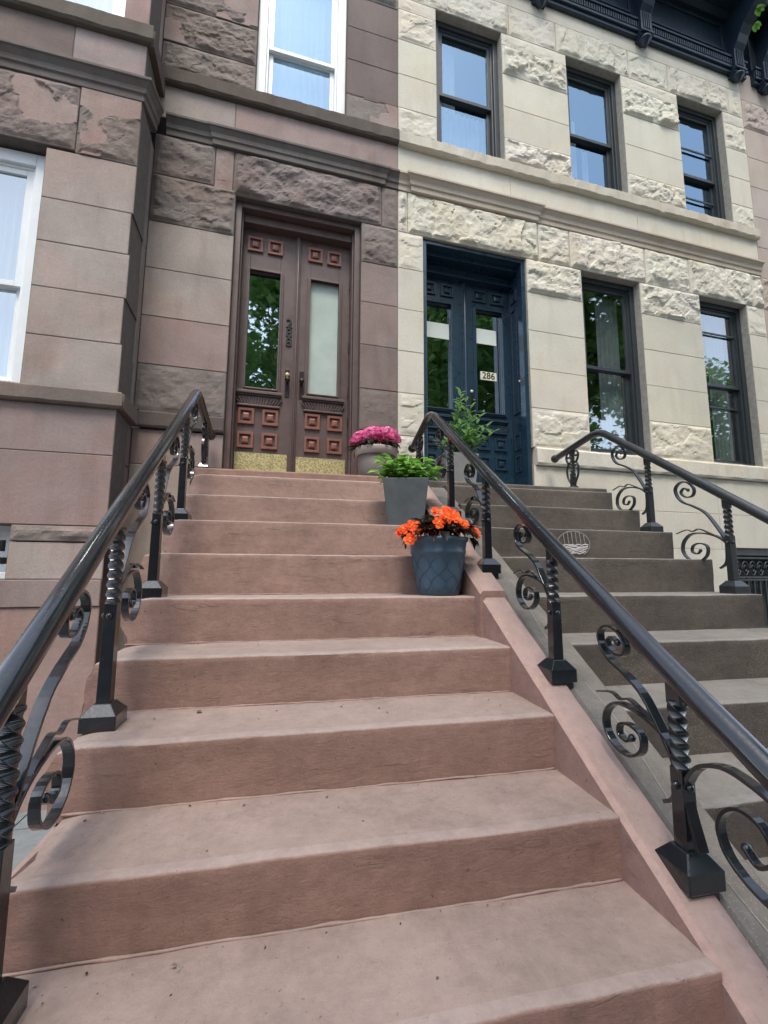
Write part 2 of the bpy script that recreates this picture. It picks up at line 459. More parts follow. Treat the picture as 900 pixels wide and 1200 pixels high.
# chalk drawing on the third riser, chalk scribbles on the cheek
def stroke(mb, pts, w, nrm):
    P = [Vector(p) for p in pts]; n = len(P); N = Vector(nrm); vs = []
    for i in range(n):
        t_ = (P[min(i + 1, n - 1)] - P[max(i - 1, 0)]).normalized(); s = t_.cross(N).normalized()
        ww = w * (0.7 + 0.5 * abs(nz(i * 1.3, w * 900)))
        vs += [P[i] + s * ww / 2, P[i] - s * ww / 2]
    mb.add(vs, [(2 * i, 2 * i + 1, 2 * i + 3, 2 * i + 2) for i in range(n - 1)])
ck = MB(); yc = -0.575 - 0.0065
ccx, ccz, ra, rb = 2.475, -0.468, 0.120, 0.085
stroke(ck, [(ccx + ra * cos(a * pi / 20), yc, ccz + rb * sin(a * pi / 20)) for a in range(-6, 27)], 0.006, (0, -1, 0))
for dx in (-0.07, -0.04, -0.01, 0.02, 0.05, 0.08):
    stroke(ck, [(ccx + dx - 0.006, yc, ccz + rb * sqrt(1 - (dx / ra) ** 2) - 0.004), (ccx + dx, yc, ccz + 0.02), (ccx + dx + 0.004, yc, ccz - 0.005)], 0.006, (0, -1, 0))
ck.build('chalk_outline', M['chalk_thin'], st2)
ck = MB()
for i in range(6):
    z0 = ccz - 0.006 - i * 0.011
    w = ra * sqrt(max(0.05, 1 - ((z0 - ccz) / rb) ** 2)) - 0.012
    stroke(ck, [(ccx - w + 2 * w * q / 9 + random.uniform(-.003, .003), yc - 0.0005, z0 + random.uniform(-.005, .005)) for q in range(10)], 0.008, (0, -1, 0))
ck.build('chalk_scribble', M['chalk'], st2)
ck = MB()
pts = []
for i in range(30):
    y = -0.95 - i * 0.055
    pts.append((1.745 + 0.018 * sin(i * 0.5) - i * 0.0006, y, CH(y) - 0.012 + 0.0028))
sN = Vector((0, -0.615, 1)).normalized()
stroke(ck, pts[2:12], 0.004, sN); stroke(ck, pts[13:29], 0.004, sN)
stroke(ck, [(1.70 + 0.05 * cos(a), -0.93 + 0.05 * sin(a), CH(-0.93 + 0.05 * sin(a)) - 0.0092) for a in [i * 0.2 for i in range(16)]], 0.004, sN)
ck.build('chalk_line', M['chalk_thin'], st2)
# debris on steps
def litter(name, label, x, y, z, col, n=5, s=0.012):
    mb = MB()
    for i in range(n):
        a = random.uniform(0, 6.28); c = Vector((x + random.uniform(-s, s), y + random.uniform(-s, s) * .6, z + 0.003 + random.uniform(0, .004)))
        d = Vector((cos(a), sin(a), random.uniform(-.2, .5))) * s * .6; e = Vector((-sin(a), cos(a), random.uniform(0, .6))) * s * .3
        mb.add([c - d, c + e, c + d, c - e], [(0, 1, 2, 3)], col)
        mb.add([c - d, c + Vector((0, 0, s * .5)), c + d], [(0, 1, 2)], col)
    tag(mb.build(name, M['leaf'], None, base=(x, y, z)), label, 'litter')
litter('dry_leaf', 'crumpled pale dry leaf lying on a pink brown tread near its back edge', 0.351, -1.52, SZ[6], (.35, .27, .2), 6, 0.013)
litter('twig', 'tiny pale seed husk lying on the lowest visible pink tread', 0.441, -2.123, SZ[8], (.5, .45, .38), 2, 0.014)
litter('blossom_litter', 'pale fallen blossoms scattered at the back of a grey tread by the rail', 2.33, -1.80, SZ[7], (.55, .5, .42), 16, 0.05)

mb = MB()
for i in range(130):
    k = random.choice([4, 5, 6, 6, 7, 7, 8, 8, 8, 9]); lf_ = random.random() < .75
    x = random.uniform(0.08, 1.52) if lf_ else random.uniform(1.84, 3.2)
    yb_ = SY[k - 1] - .006; y = yb_ - abs(random.gauss(0, .32)) * (SY[k - 1] - SY[k]) * .8
    if y < SY[k] + .015: continue
    s_ = random.choice([.0015, .002, .003, .0045]); a = random.uniform(0, 6.28)
    c = Vector((x, y, SZ[k] + .0025)); d = Vector((cos(a), sin(a), .1)) * s_; e = Vector((-sin(a), cos(a), .2)) * s_ * random.uniform(.3, .9)
    cc = random.choice([(.10, .08, .06), (.2, .16, .12), (.45, .4, .33), (.06, .05, .04)])
    mb.add([c - d, c - e, c + d, c + e, c + Vector((0, 0, s_ * .8))], [(0, 1, 4), (1, 2, 4), (2, 3, 4), (3, 0, 4)], cc)
tag(mb.build('grit', M['leaf']), 'fine grit and crumbs scattered over the stone treads', 'grit', kind='stuff')

# ------------------------------------------------------------------ wrought iron handrails
def catmull(P, n=5):
    out = []
    Q = [P[0]] + list(P) + [P[-1]]
    for i in range(1, len(Q) - 2):
        p0, p1, p2, p3 = Q[i - 1], Q[i], Q[i + 1], Q[i + 2]
        for j in range(n):
            t_ = j / n
            out.append(tuple(0.5 * ((2 * b_) + (c_ - a_) * t_ + (2 * a_ - 5 * b_ + 4 * c_ - d_) * t_ ** 2 + (-a_ + 3 * b_ - 3 * c_ + d_) * t_ ** 3) for a_, b_, c_, d_ in zip(p0, p1, p2, p3)))
    out.append(tuple(P[-1]))
    return out
S_C = [(.01, -.30), (.03, -.25), (.08, -.168), (.14, -.088), (.22, -.035), (.305, .008), (.345, .06), (.35, .11), (.305, .14), (.25, .128), (.21, .08), (.225, .037), (.275, .036), (.31, .07), (.286, .097), (.255, .08)]
C_C = [(.0, -.32), (.02, -.28), (.076, -.24), (.164, -.213), (.26, -.213), (.32, -.264), (.325, -.33), (.275, -.38), (.21, -.387), (.155, -.35), (.15, -.295), (.2, -.274), (.25, -.288), (.258, -.325), (.222, -.34), (.2, -.32)]
L_C = [(.076, -.24), (.143, -.206), (.2, -.182), (.247, -.195), (.29, -.181), (.372, -.2)]
T_C = [(.0, -.24), (.018, -.28), (.024, -.364), (.038, -.406), (.075, -.432)]
A_C = [(-.045, -.40), (-.02, -.318), (-.011, -.277), (-.029, -.236), (-.06, -.2), (-.103, -.18), (-.146, -.175), (-.21, -.19), (-.27, -.22), (-.315, -.28), (-.31, -.36), (-.26, -.41), (-.18, -.40), (-.12, -.365), (-.1, -.315), (-.118, -.272), (-.157, -.249), (-.205, -.262), (-.225, -.31), (-.19, -.345), (-.16, -.325)]
H_C = [(.012, -.42), (.03, -.34), (.075, -.27), (.085, -.19), (.05, -.135), (.018, -.14), (.02, -.175), (.045, -.17)]
H2_C = [(.04, -.15), (.075, -.12), (.09, -.07), (.06, -.035), (.03, -.05), (.035, -.085), (.06, -.08)]

def strip(mb, pts, X, yp, zr, w=0.026, th=0.008, taper=True, ball=True):
    P = catmull(pts, 5); n = len(P); vs = []
    for i, (u, v) in enumerate(P):
        a = P[max(i - 1, 0)]; c = P[min(i + 1, n - 1)]
        t_ = Vector((0, c[0] - a[0], c[1] - a[1])).normalized(); nn = Vector((1, 0, 0)).cross(t_)
        q = i / (n - 1)
        hw = w / 2 * (1.0 if not taper else 1.0 - 0.35 * q); ht = th / 2 * (1 if not taper else 1 - 0.2 * q)
        c0 = Vector((X(yp + u), yp + u, zr + v))
        hm = 1 + 0.08 * nz(i * 0.6, yp * 3)
        for sx, sn in ((-1, -1), (1, -1), (1, 1), (-1, 1)):
            vs.append(c0 + Vector((sx * hw * hm, 0, 0)) + nn * ht * sn)
    fs = []
    for i in range(n - 1):
        for k in range(4):
            a = i * 4 + k; b_ = i * 4 + (k + 1) % 4; fs.append((a, b_, b_ + 4, a + 4))
    fs += [(3, 2, 1, 0), tuple((n - 1) * 4 + k for k in range(4))]
    mb.add(vs, fs)
    if ball:
        u, v = P[-1]; mb.ball((X(yp + u), yp + u, zr + v), 0.011, 10)

def sqbar(mb, x, y, z0, z1, s0, s1, tw=0.0, n=1, rot=0.0, rope=0.0):
    vs = []
    for i in range(n + 1):
        q = i / n; z = z0 + (z1 - z0) * q; s = (s0 + (s1 - s0) * q) / 2
        a0 = rot + tw * q
        for k in range(4):
            a = a0 + pi / 4 + k * pi / 2; vs.append((x + s * 1.414 * cos(a), y + s * 1.414 * sin(a), z))
    fs = [(i * 4 + k, i * 4 + (k + 1) % 4, (i + 1) * 4 + (k + 1) % 4, (i + 1) * 4 + k) for i in range(n) for k in range(4)]
    fs += [(3, 2, 1, 0), tuple(n * 4 + k for k in range(4))]
    mb.add(vs, fs, (1, 1, 1), False)

def handrail(name, label, X, rail, posts, mat, bend_i, end, newel, arch=(), low=False):
    """rail: list of (y, z) centre line; posts: (y, z of foot)"""
    def zr(y):
        if y > rail[0][0]: return rail[0][1] + (end[1] - rail[0][1]) * (y - rail[0][0]) / (end[0] - rail[0][0])
        for (ya, za), (yb, zb) in zip(rail, rail[1:]):
            if yb <= y <= ya: return za + (zb - za) * (ya - y) / (ya - yb)
        return rail[-1][1]
    root = thing(name, label, 'handrail', (X(posts[1][0]), posts[1][0], posts[1][1]), group='wrought iron handrails on the stoops')
    path = [(X(end[0]), end[0], end[1])]
    y0, z0 = rail[0]
    for i in range(0, 11):                       # rounded bend at the top
        q = i / 10; a = (end[0] * 0.22 + y0 * 0.78, end[1] * 0.22 + z0 * 0.78); c = (rail[1][0] * 0.10 + y0 * 0.90, rail[1][1] * 0.10 + z0 * 0.90)
        y = (1 - q) ** 2 * a[0] + 2 * q * (1 - q) * y0 + q * q * c[0]; z = (1 - q) ** 2 * a[1] + 2 * q * (1 - q) * z0 + q * q * c[1]
        path.append((X(y), y, z))
    for (ya, za), (yb, zb) in zip(rail, rail[1:]):
        for q in (0.35, 0.6, 0.85) if (yb, zb) != rail[-1] else (0.35, 0.6, 0.85, 1.0):
            y = ya + (yb - ya) * q; path.append((X(y), y, za + (zb - za) * q))
    # smooth the run a little
    for _ in range(2):
        sm = [path[0]]
        for a, b_, c in zip(path[11:], path[12:], path[13:]): pass
        path = path[:12] + [tuple(0.25 * a + 0.5 * b_ + 0.25 * c for a, b_, c in zip(path[i - 1], path[i], path[i + 1])) for i in range(12, len(path) - 1)] + [path[-1]]
    fine = catmull(path, 6)
    mb = MB(); mb.tube(fine, 0.0295, 24)
    mb.build('rail', mat, root)
    mb = MB(); mb.ball((X(end[0]), end[0] + 0.005, end[1]), 0.040, 16); mb.build('end_knob', mat, root)
    for i, (yp, zf) in enumerate(posts):
        x = X(yp); r = zr(yp)
        mb = MB()
        top = r - 0.018; mid = r - (0.235 if low else 0.32 if mat is M['iron'] else 0.25)
        sqbar(mb, x, yp, mid, top - 0.045, 0.033, 0.033, tw=-2 * pi * 8.2 * (top - .045 - mid), n=84)
        mb.box(x - 0.012, x + 0.012, yp - 0.022, yp + 0.022, top - 0.055, top + 0.01)
        sqbar(mb, x, yp, zf + 0.05, mid + 0.01, 0.040, 0.037)
        mb.ball((x - 0.021, yp, mid - 0.03), 0.010, 8); mb.ball((x, yp - 0.022, mid - 0.03), 0.010, 8)
        po = mb.build('post', mat, root, 0.0015)
        mb = MB(); s = 0.052 if i else 0.04
        mb.add([(x - s, yp - s, zf - .004), (x + s, yp - s, zf - .004), (x + s, yp + s, zf - .004), (x - s, yp + s, zf - .004),
                (x - s, yp - s, zf + .042), (x + s, yp - s, zf + .042), (x + s, yp + s, zf + .042), (x - s, yp + s, zf + .042),
                (x - .026, yp - .026, zf + .074), (x + .026, yp - .026, zf + .074), (x + .026, yp + .026, zf + .074), (x - .026, yp + .026, zf + .074)],
               [(3, 2, 1, 0), (0, 1, 5, 4), (1, 2, 6, 5), (2, 3, 7, 6), (3, 0, 4, 7), (4, 5, 9, 8), (5, 6, 10, 9), (6, 7, 11, 10), (7, 4, 8, 11), (8, 9, 10, 11)])
        if zf < 0.0: mb.box(x - s + .01, x + s - .01, yp - s + .01, yp + s - .01, zf - 0.03, zf)
        mb.build('post_base', mat, po, 0.003)
        if i == 0 and newel:
            for sgn in (1, -1):
                mb = MB()
                strip(mb, [(u * sgn, v) for u, v in H_C], X, yp, r, 0.022, 0.008)
                strip(mb, [(u * sgn, v) for u, v in H2_C], X, yp, r, 0.022, 0.008)
                mb.build('scroll', mat, po, 0.001)
            continue
        kS = (lambda P: [(u * .82, v * .75 - .01) for u, v in P]) if low else (lambda P: P)
        kC = (lambda P: [(u * .86, v * .78 + .035) for u, v in P]) if low else (lambda P: P)
        mb = MB(); strip(mb, kS(S_C), X, yp, r, 0.030, 0.009); mb.build('upper_scroll', mat, po, 0.0012)
        mb = MB(); strip(mb, kC(C_C), X, yp, r, 0.030, 0.009); mb.build('lower_scroll', mat, po, 0.0012)
        mb = MB(); strip(mb, kC(L_C), X, yp, r, 0.020, 0.006, ball=False); strip(mb, kS(T_C), X, yp, r, 0.026, 0.012, ball=False)
        mb.build('iron_leaf', mat, po, 0.001)
        if i in arch:
            mb = MB(); strip(mb, A_C, X, yp, r, 0.030, 0.010); mb.build('downhill_scroll', mat, po, 0.0012)
    return root

railL = [(-0.08, .575), (-.986, -.062), (-1.603, -.448), (-2.276, -.895), (-3.1, -1.44)]
XLf = lambda y: -0.03 - 0.062 * min(0, y) if y > -1.2 else 0.0444 + 0.078 * (-1.2 - y)
handrail('iron_handrail', 'black wrought iron scrolled handrail left of the pink brown steps', XLf, railL,
         [(0.30, 0.075), (-.44, SZ[2]), (-1.02, SZ[4]), (-1.60, SZ[6]), (-2.2, SZ[8]), (-2.8, SZ[10])], M['iron'], 0, (0.50, 0.43), True)
railR = [(0.0, .585), (-1.279, -.295), (-1.879, -.70), (-2.211, -.92), (-2.425, -1.052), (-3.1, -1.48)]
XRf = lambda y: 1.68 + 0.025 * min(0, y)
handrail('iron_handrail', 'black wrought iron scrolled handrail between the pink steps and the grey steps', XRf, railR,
         [(0.33, 0.07), (-.45, CH(-.45) + .0), (-1.02, CH(-1.02)), (-1.64, CH(-1.64) - .012), (-2.2, CH(-2.2) - .012), (-2.85, CH(-2.85) - .012)], M['iron'], 0, (0.55, 0.44), True, (4,), True)
railT = [(0.03, .545), (-.758, .010), (-1.273, -.350), (-1.9, -.79), (-2.5, -1.2), (-3.1, -1.6)]
XTf = lambda y: 3.19
handrail('iron_handrail', 'black wrought iron scrolled handrail at the far right edge of the grey steps', XTf, railT,
         [(0.41, 0.06), (-.47, SZ[2]), (-1.05, SZ[4]), (-1.65, SZ[6]), (-2.25, SZ[8]), (-2.8, SZ[10])], M['iron2'], 0, (0.68, 0.46), True)

# ------------------------------------------------------------------ masonry fronts (facade frame)
YF = 0.60      # wall face
YB = 0.20      # bay face
TAUPE = (.375, .325, .288); REDD = (.345, .245, .215); DARK = (.238, .205, .185); PINKT = (.350, .275, .245)
CR = (.625, .590, .495); CR2 = (.650, .615, .520)

def vary(c, a=0.06):
    k = 1 + random.uniform(-a, a); return tuple(x * k * (1 + random.uniform(-.015, .015)) for x in c)

class Wall:
    def __init__(self): self.s = MB(); self.m = MB()
    def smooth(self, x0, x1, z0, z1, yf, col, depth=0.22, g=0.0022, out=0.0):
        yf -= out + random.uniform(0, 0.0015)
        self.s.box(x0 + g, x1 - g, yf, yf + depth, z0 + g, z1 - g, col)
        self.m.box(x0, x1, yf + out + 0.004, yf + depth - 0.004, z0, z1)
    def rock(self, x0, x1, z0, z1, yf, col, depth=0.22, amp=0.035, mode='rough', patch=None, seed=None, g=0.003, res=0.017, margin=0.0):
        seed = random.uniform(0, 90) if seed is None else seed
        nx = max(3, int((x1 - x0) / res)); nn = max(3, int((z1 - z0) / res))
        W = x1 - x0; H = z1 - z0; vs = []; hs = []
        for j in range(nn + 1):
            for i in range(nx + 1):
                u = i / nx; v = j / nn
                x = x0 + g + (W - 2 * g) * u; z = z0 + g + (H - 2 * g) * v
                e = min(u * W, (1 - u) * W, v * H, (1 - v) * H)
                k = min(1, max(0, e) / 0.045); k = k * k * (3 - 2 * k)
                n1 = fbm(x * 3.2 + seed, z * 4.2, seed, 4)
                rid = 1 - abs(noise.noise(Vector((x * 4.5 + seed, z * 6.5, seed * 2))))
                ed = 0.25 * abs(nz(x * 16 + seed, z * 16))
                sx, sz_ = (6.5, 2.2) if mode == 'flute' else (4.6, 6.2)
                q_ = Vector((x * sx + seed + .35 * n1, z * sz_ + .35 * n1, seed))
                dd, pp = noise.voronoi(q_)
                c_ = pp[0]; ra_ = noise.cell(c_ * 3.7); rb_ = noise.cell(c_ * 5.1 + Vector((3, 1, 7)))
                pl_ = (q_.x - c_.x) * (ra_ * .9) + (q_.z * 0 + q_.y - c_.y) * (rb_ * .9)
                edge_ = min(1, (dd[1] - dd[0]) * 6)
                n2 = fbm(x * 11 + seed, z * 13, seed, 5)
                fk = .45 if col[0] < .3 else 1.0
                if mode == 'flute':
                    h = amp * (k * (0.36 + 0.22 * ra_ + .22 * pl_ + 0.30 * n1 + .08 * edge_ + .2 * n2) + ed * .3)
                else:
                    h = amp * (k * (0.42 + fk * (0.32 * ra_ + .34 * pl_ + .06 * edge_) + 0.5 * n1 + .12 * rid ** 3 + .34 * n2) + ed * .35)
                pm = 0
                if patch:
                    pv = fbm(x * 2.1 + seed * 1.3, z * 2.4 + seed, 7.7, 3) + patch
                    pm = 1 if pv > 0 else 0
                    if pm: h = amp * 0.18 + 0.006
                hs.append(pm); vs.append((x, yf - max(h, 0.0), z))
        m = nx + 1
        for j in range(nn):
            for i in range(nx):
                a = j * m + i; q = (a, a + 1, a + m + 1, a + m)
                pcol = PINKT if (patch and hs[a] + hs[a + 1] + hs[a + m] >= 2) else col
                self._q = q
                if j == 0 and i == 0:
                    base = len(self.s.v); self.s.v += [tuple(p) for p in vs]
                self.s.f.append([k2 + base for k2 in q]); self.s.c.append(pcol); self.s.s.append(False)
        # sides back to the wall
        ring = [i for i in range(m)] + [j * m + nx for j in range(1, nn + 1)] + [nn * m + i for i in range(nx - 1, -1, -1)] + [j * m for j in range(nn - 1, 0, -1)]
        bk = [(vs[i][0], yf + depth, vs[i][2]) for i in ring]
        n = len(ring); off = len(self.s.v); self.s.v += bk
        for i in range(n):
            a = base + ring[i]; b_ = base + ring[(i + 1) % n]
            self.s.f.append([b_, a, off + i, off + (i + 1) % n]); self.s.c.append(col); self.s.s.append(False)
        self.m.box(x0, x1, yf + 0.008, yf + depth - 0.004, z0, z1)

CZ = [0.41, 0.60, 1.02, 1.44, 1.87, 2.30, 2.69, 3.14]      # courses of the parlour floor
UZ = [3.80, 4.09, 4.49, 4.88, 5.27, 5.46, 5.88]            # courses of the second floor

def sash_window(parent, x0, x1, z0, z1, yf, frame_mat, split=0.5, brick=0.055, glass='glass', curtain=None, rail=0.05, low_bar=None, up_bar=None):
    """window set in its opening: outer frame, two sashes, panes, room behind"""
    d = 0.09
    mb = MB()
    mb.box(x0, x0 + brick, yf + d, yf + d + 0.10, z0, z1); mb.box(x1 - brick, x1, yf + d, yf + d + 0.10, z0, z1)
    mb.box(x0 + brick, x1 - brick, yf + d, yf + d + 0.10, z1 - brick, z1); mb.box(x0 + brick, x1 - brick, yf + d - 0.02, yf + d + 0.10, z0, z0 + 0.045)
    # stepped inner moulding
    q = brick; e = 0.022
    mb.box(x0 + q, x0 + q + e, yf + d + 0.025, yf + d + 0.10, z0 + .045, z1 - q); mb.box(x1 - q - e, x1 - q, yf + d + 0.025, yf + d + 0.10, z0 + .045, z1 - q)
    mb.box(x0 + q + e, x1 - q - e, yf + d + 0.025, yf + d + 0.10, z1 - q - e, z1 - q)
    fr = mb.build('window', frame_mat, parent, 0.004)
    a0, a1 = x0 + q + e, x1 - q - e; b0, b1 = z0 + 0.045, z1 - q - e
    zm = b0 + (b1 - b0) * split
    def sash(za, zb, y, bot):
        s = MB(); r = rail * 0.8
        s.box(a0, a0 + r, y, y + 0.035, za, zb); s.box(a1 - r, a1, y, y + 0.035, za, zb)
        s.box(a0 + r, a1 - r, y, y + 0.035, zb - r, zb); s.box(a0 + r, a1 - r, y, y + 0.035, za, za + bot)
        s.build('sash', frame_mat, fr, 0.003)
        p = MB(); p.add([(a0 + r, y + 0.018, za + bot), (a1 - r, y + 0.018, za + bot), (a1 - r, y + 0.018, zb - r), (a0 + r, y + 0.018, zb - r)], [(0, 1, 2, 3)])
        p.build('pane', M[glass], fr)
    sash(zm - 0.02, b1, yf + d + 0.035, 0.04)
    sash(b0, zm + 0.02, yf + d + 0.072, 0.055)
    if low_bar:
        s = MB(); zz = b0 + (b1 - b0) * low_bar; s.box(a0 + .02, a1 - .02, yf + d + 0.055, yf + d + 0.068, zz - 0.011, zz + 0.011); s.build('glazing_bar', frame_mat, fr, 0.002)
    if up_bar:
        s = MB(); zz = b0 + (b1 - b0) * up_bar; s.box(a0 + .02, a1 - .02, yf + d + 0.020, yf + d + 0.034, zz - 0.011, zz + 0.011); s.build('glazing_bar', frame_mat, fr, 0.002)
    # room shell
    rm = MB(); yb = yf + 0.24; ye = yf + 1.2
    X0, X1, Z0, Z1 = x0 - .15, x1 + .15, z0 - .1, z1 + .1
    rm.add([(X0, yb, Z0), (X1, yb, Z0), (X1, yb, Z1), (X0, yb, Z1), (X0, ye, Z0), (X1, ye, Z0), (X1, ye, Z1), (X0, ye, Z1)],
           [(4, 5, 6, 7), (0, 1, 5, 4), (3, 7, 6, 2), (0, 4, 7, 3), (1, 2, 6, 5)])
    rm.build('room', M['room'], fr)
    if curtain:
        for (c0, c1, cz0, cz1) in curtain:
            cm = MB(); n = 60; vs = []
            for i in range(n + 1):
                u = c0 + (c1 - c0) * i / n; x = a0 + (a1 - a0) * u
                yy = yf + d + 0.17 + 0.012 * sin(u * 55 + 2 * sin(u * 9)) + 0.006 * sin(u * 131)
                vs += [(x, yy, b0 + (b1 - b0) * cz0), (x, yy + 0.004 * sin(i), b0 + (b1 - b0) * cz1)]
            cm.add(vs, [(2 * i, 2 * i + 2, 2 * i + 3, 2 * i + 1) for i in range(n)], (1, 1, 1), True)
            cm.build('curtain', M['curtain'], fr)
    return fr

# ---- brown house
bh = thing('brownstone_house', 'weathered brownstone house with projecting bay and brown double door', 'house', (0.5, YF, GZ), FM)
W = Wall()
XI = -0.60
# wall left of the door
tone_l = [TAUPE, PINKT, TAUPE, TAUPE]
W.smooth(XI, 0.09, GZ + .9, 0.18, YF, vary(TAUPE)); W.smooth(XI, -.02, 0.18, 0.47, YF, vary(PINKT)); W.smooth(-.02, 0.09, 0.18, 0.47, YF, vary(PINKT))
W.rock(XI, 0.09, 0.62, 1.02, YF, vary(DARK), amp=0.018)
W.smooth(XI, 0.09, 1.02, 1.44, YF, (.345, .260, .235)); W.smooth(XI, 0.09, 1.44, 1.87, YF, vary(TAUPE)); W.smooth(XI, 0.09, 1.87, 2.30, YF, vary(TAUPE))
W.rock(XI, 0.09, 2.30, 2.75, YF, vary(DARK), amp=0.034); W.rock(XI, -.10, 2.75, 3.14, YF, vary(DARK), amp=0.028)
# lintel over the door
W.rock(-.10, 0.06, 2.70, 3.14, YF, PINKT, amp=0.01)
W.rock(0.06, 1.45, 2.70, 3.14, YF, vary(DARK), amp=0.045)
W.rock(1.45, 1.62, 2.70, 3.14, YF, vary(DARK), amp=0.02)
# pier right of the door
for i, (z0, z1) in enumerate([(0.06, 0.62), (0.62, 1.02), (1.02, 1.45), (1.45, 1.88), (1.88, 2.29), (2.29, 2.70)]):
    if i in (0, 1): W.rock(1.25, 1.62, z0, z1, YF, (.20, .178, .163), amp=0.010)
    elif i == 5: W.rock(1.25, 1.62, z0, z1, YF, vary(DARK), amp=0.03)
    else: W.smooth(1.25, 1.62, z0, z1, YF, vary([(.235, .195, .175), (.28, .222, .200), (.29, .24, .218)][i - 2]))
# frieze between string course and sill
W.smooth(XI, 0.05, 3.31, 3.64, YF, vary(TAUPE)); W.smooth(0.05, 1.62, 3.31, 3.64, YF, vary(PINKT))
# second floor
W.rock(XI, 0.21, 3.80, 4.09, YF, vary(DARK), amp=0.03, patch=0.0, seed=11.0, res=.012); W.rock(XI, 0.21, 4.09, 4.49, YF, vary(DARK), amp=0.04, patch=-0.05, seed=23, res=.012)
W.rock(XI, 0.21, 4.49, 4.88, YF, vary(DARK), amp=0.03, patch=-0.02, seed=31, res=.012); W.smooth(XI, 0.21, 4.88, 5.27, YF, vary(REDD)); W.smooth(XI, 0.21, 5.27, 5.6, YF, vary(REDD))
W.rock(1.08, 1.62, 3.80, 4.09, YF, vary(DARK), amp=0.008, patch=0.05, seed=44.3, res=.012)
for z0, z1 in ((4.09, 4.49), (4.49, 4.88), (4.88, 5.27)): W.smooth(1.08, 1.62, z0, z1, YF, vary((.185, .150, .138)))
W.rock(1.08, 1.62, 5.27, 5.6, YF, vary(DARK), amp=0.03)
W.rock(XI, 1.62, 5.6, 6.05, YF, vary(DARK), amp=0.04); W.smooth(XI, 1.62, 6.05, 7.4, YF, vary(TAUPE))
# bay front
BX0 = -2.9
WX0, WX1 = -2.02, -1.20
W.smooth(BX0, XI, GZ, -0.90, YB, vary(REDD), depth=0.30)
W.smooth(BX0, XI, -0.90, -0.72, YB, (.29, .235, .215), depth=0.30, out=0.012)
W.smooth(WX1 + .04, XI, -0.72, -0.48, YB, vary(TAUPE), depth=0.30); W.smooth(WX1 + .04, XI, -0.48, -0.34, YB, DARK, depth=0.3) if False else None
W.rock(WX1 + .04, XI, -0.47, -0.36, YB, vary(DARK), depth=0.30, amp=0.03)
W.smooth(WX1 + .04, XI, -0.72, -0.475, YB + 0.001, vary((.25, .215, .2)), depth=0.29)
W.smooth(BX0, XI, -0.36, 0.14, YB, (.315, .240, .220), depth=0.30); W.smooth(BX0, XI, 0.14, 0.48, YB, (.325, .258, .240), depth=0.30)
bt = [(.365, .322, .290), (.380, .335, .300), (.39, .34, .306), (.372, .332, .300), (.385, .34, .306)]
for i, (z0, z1) in enumerate([(0.60, 0.97), (0.97, 1.33), (1.33, 1.68), (1.68, 2.02), (2.02, 2.42)]):
    W.smooth(WX1, XI - (0.012 if i % 2 else 0), z0, z1, YB, bt[i], depth=0.30)
    W.smooth(BX0, WX0, z0, z1, YB, vary(TAUPE), depth=0.30)
W.rock(BX0, -1.02, 2.44, 2.98, YB, vary(DARK), depth=0.30, amp=0.03, patch=-.12, seed=5.5, res=.012)
W.rock(-1.02, XI, 2.42, 2.98, YB, vary(DARK), depth=0.30, amp=0.025, patch=0.10, seed=3.1, res=.012)
W.smooth(BX0, -1.10, 3.15, 3.50, YB, vary((.22, .17, .15)), depth=0.3); W.smooth(-1.10, XI, 3.15, 3.50, YB, (.35, .29, .27), depth=0.3)
W.smooth(-0.78, XI, 3.66, 4.3, YB, (.36, .26, .235), depth=0.30); W.smooth(BX0, -1.75, 3.66, 4.3, YB, vary(REDD), depth=0.30)
W.smooth(-0.78, XI, 4.3, 5.0, YB, vary(REDD), depth=0.30); W.smooth(BX0, -1.75, 4.3, 5.6, YB, vary(REDD), depth=0.30)
W.smooth(-0.78, XI, 5.0, 5.6, YB, vary(REDD), depth=0.30); W.smooth(BX0, XI, 5.6, 7.4, YB, vary(TAUPE), depth=0.3)
# bay side, facing the stoop
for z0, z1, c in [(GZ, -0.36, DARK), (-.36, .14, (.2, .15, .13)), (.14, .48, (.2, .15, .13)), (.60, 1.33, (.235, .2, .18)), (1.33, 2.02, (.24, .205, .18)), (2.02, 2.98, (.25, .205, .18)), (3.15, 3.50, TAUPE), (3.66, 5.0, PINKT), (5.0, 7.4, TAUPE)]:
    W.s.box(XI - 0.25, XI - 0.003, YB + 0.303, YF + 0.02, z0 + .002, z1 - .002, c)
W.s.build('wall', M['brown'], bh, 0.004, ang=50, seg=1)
W.m.build('mortar', M['mortar_brown'], bh)

def run(mb, prof, x0, x1, yf, ret_l=False, ret_r=False, col=(1, 1, 1), wob=0.0):
    """moulding with profile (out, z); mitred returns where asked"""
    n = len(prof)
    L = [(x0 - (p[0] if ret_l else 0), yf - p[0], p[1]) for p in prof]
    R = [(x1 + (p[0] if ret_r else 0), yf - p[0], p[1]) for p in prof]
    N = max(2, int((x1 - x0) / 0.04)) if wob else 1
    vs = []
    for k in range(N + 1):
        q = k / N
        for i in range(n):
            p = [L[i][j] + (R[i][j] - L[i][j]) * q for j in range(3)]
            if wob and prof[i][0] > 0.015:
                p[1] += wob * fbm(p[0] * 6, p[2] * 9 + i, 1.0); p[2] += wob * .8 * nz(p[0] * 14, i * 2.3)
            vs.append(p)
    fs = [(k * n + i, (k + 1) * n + i, (k + 1) * n + (i + 1) % n, k * n + (i + 1) % n) for k in range(N) for i in range(n)]
    fs += [tuple(range(n)), tuple(N * n + i for i in range(n))[::-1]]
    mb.add(vs, fs, col)

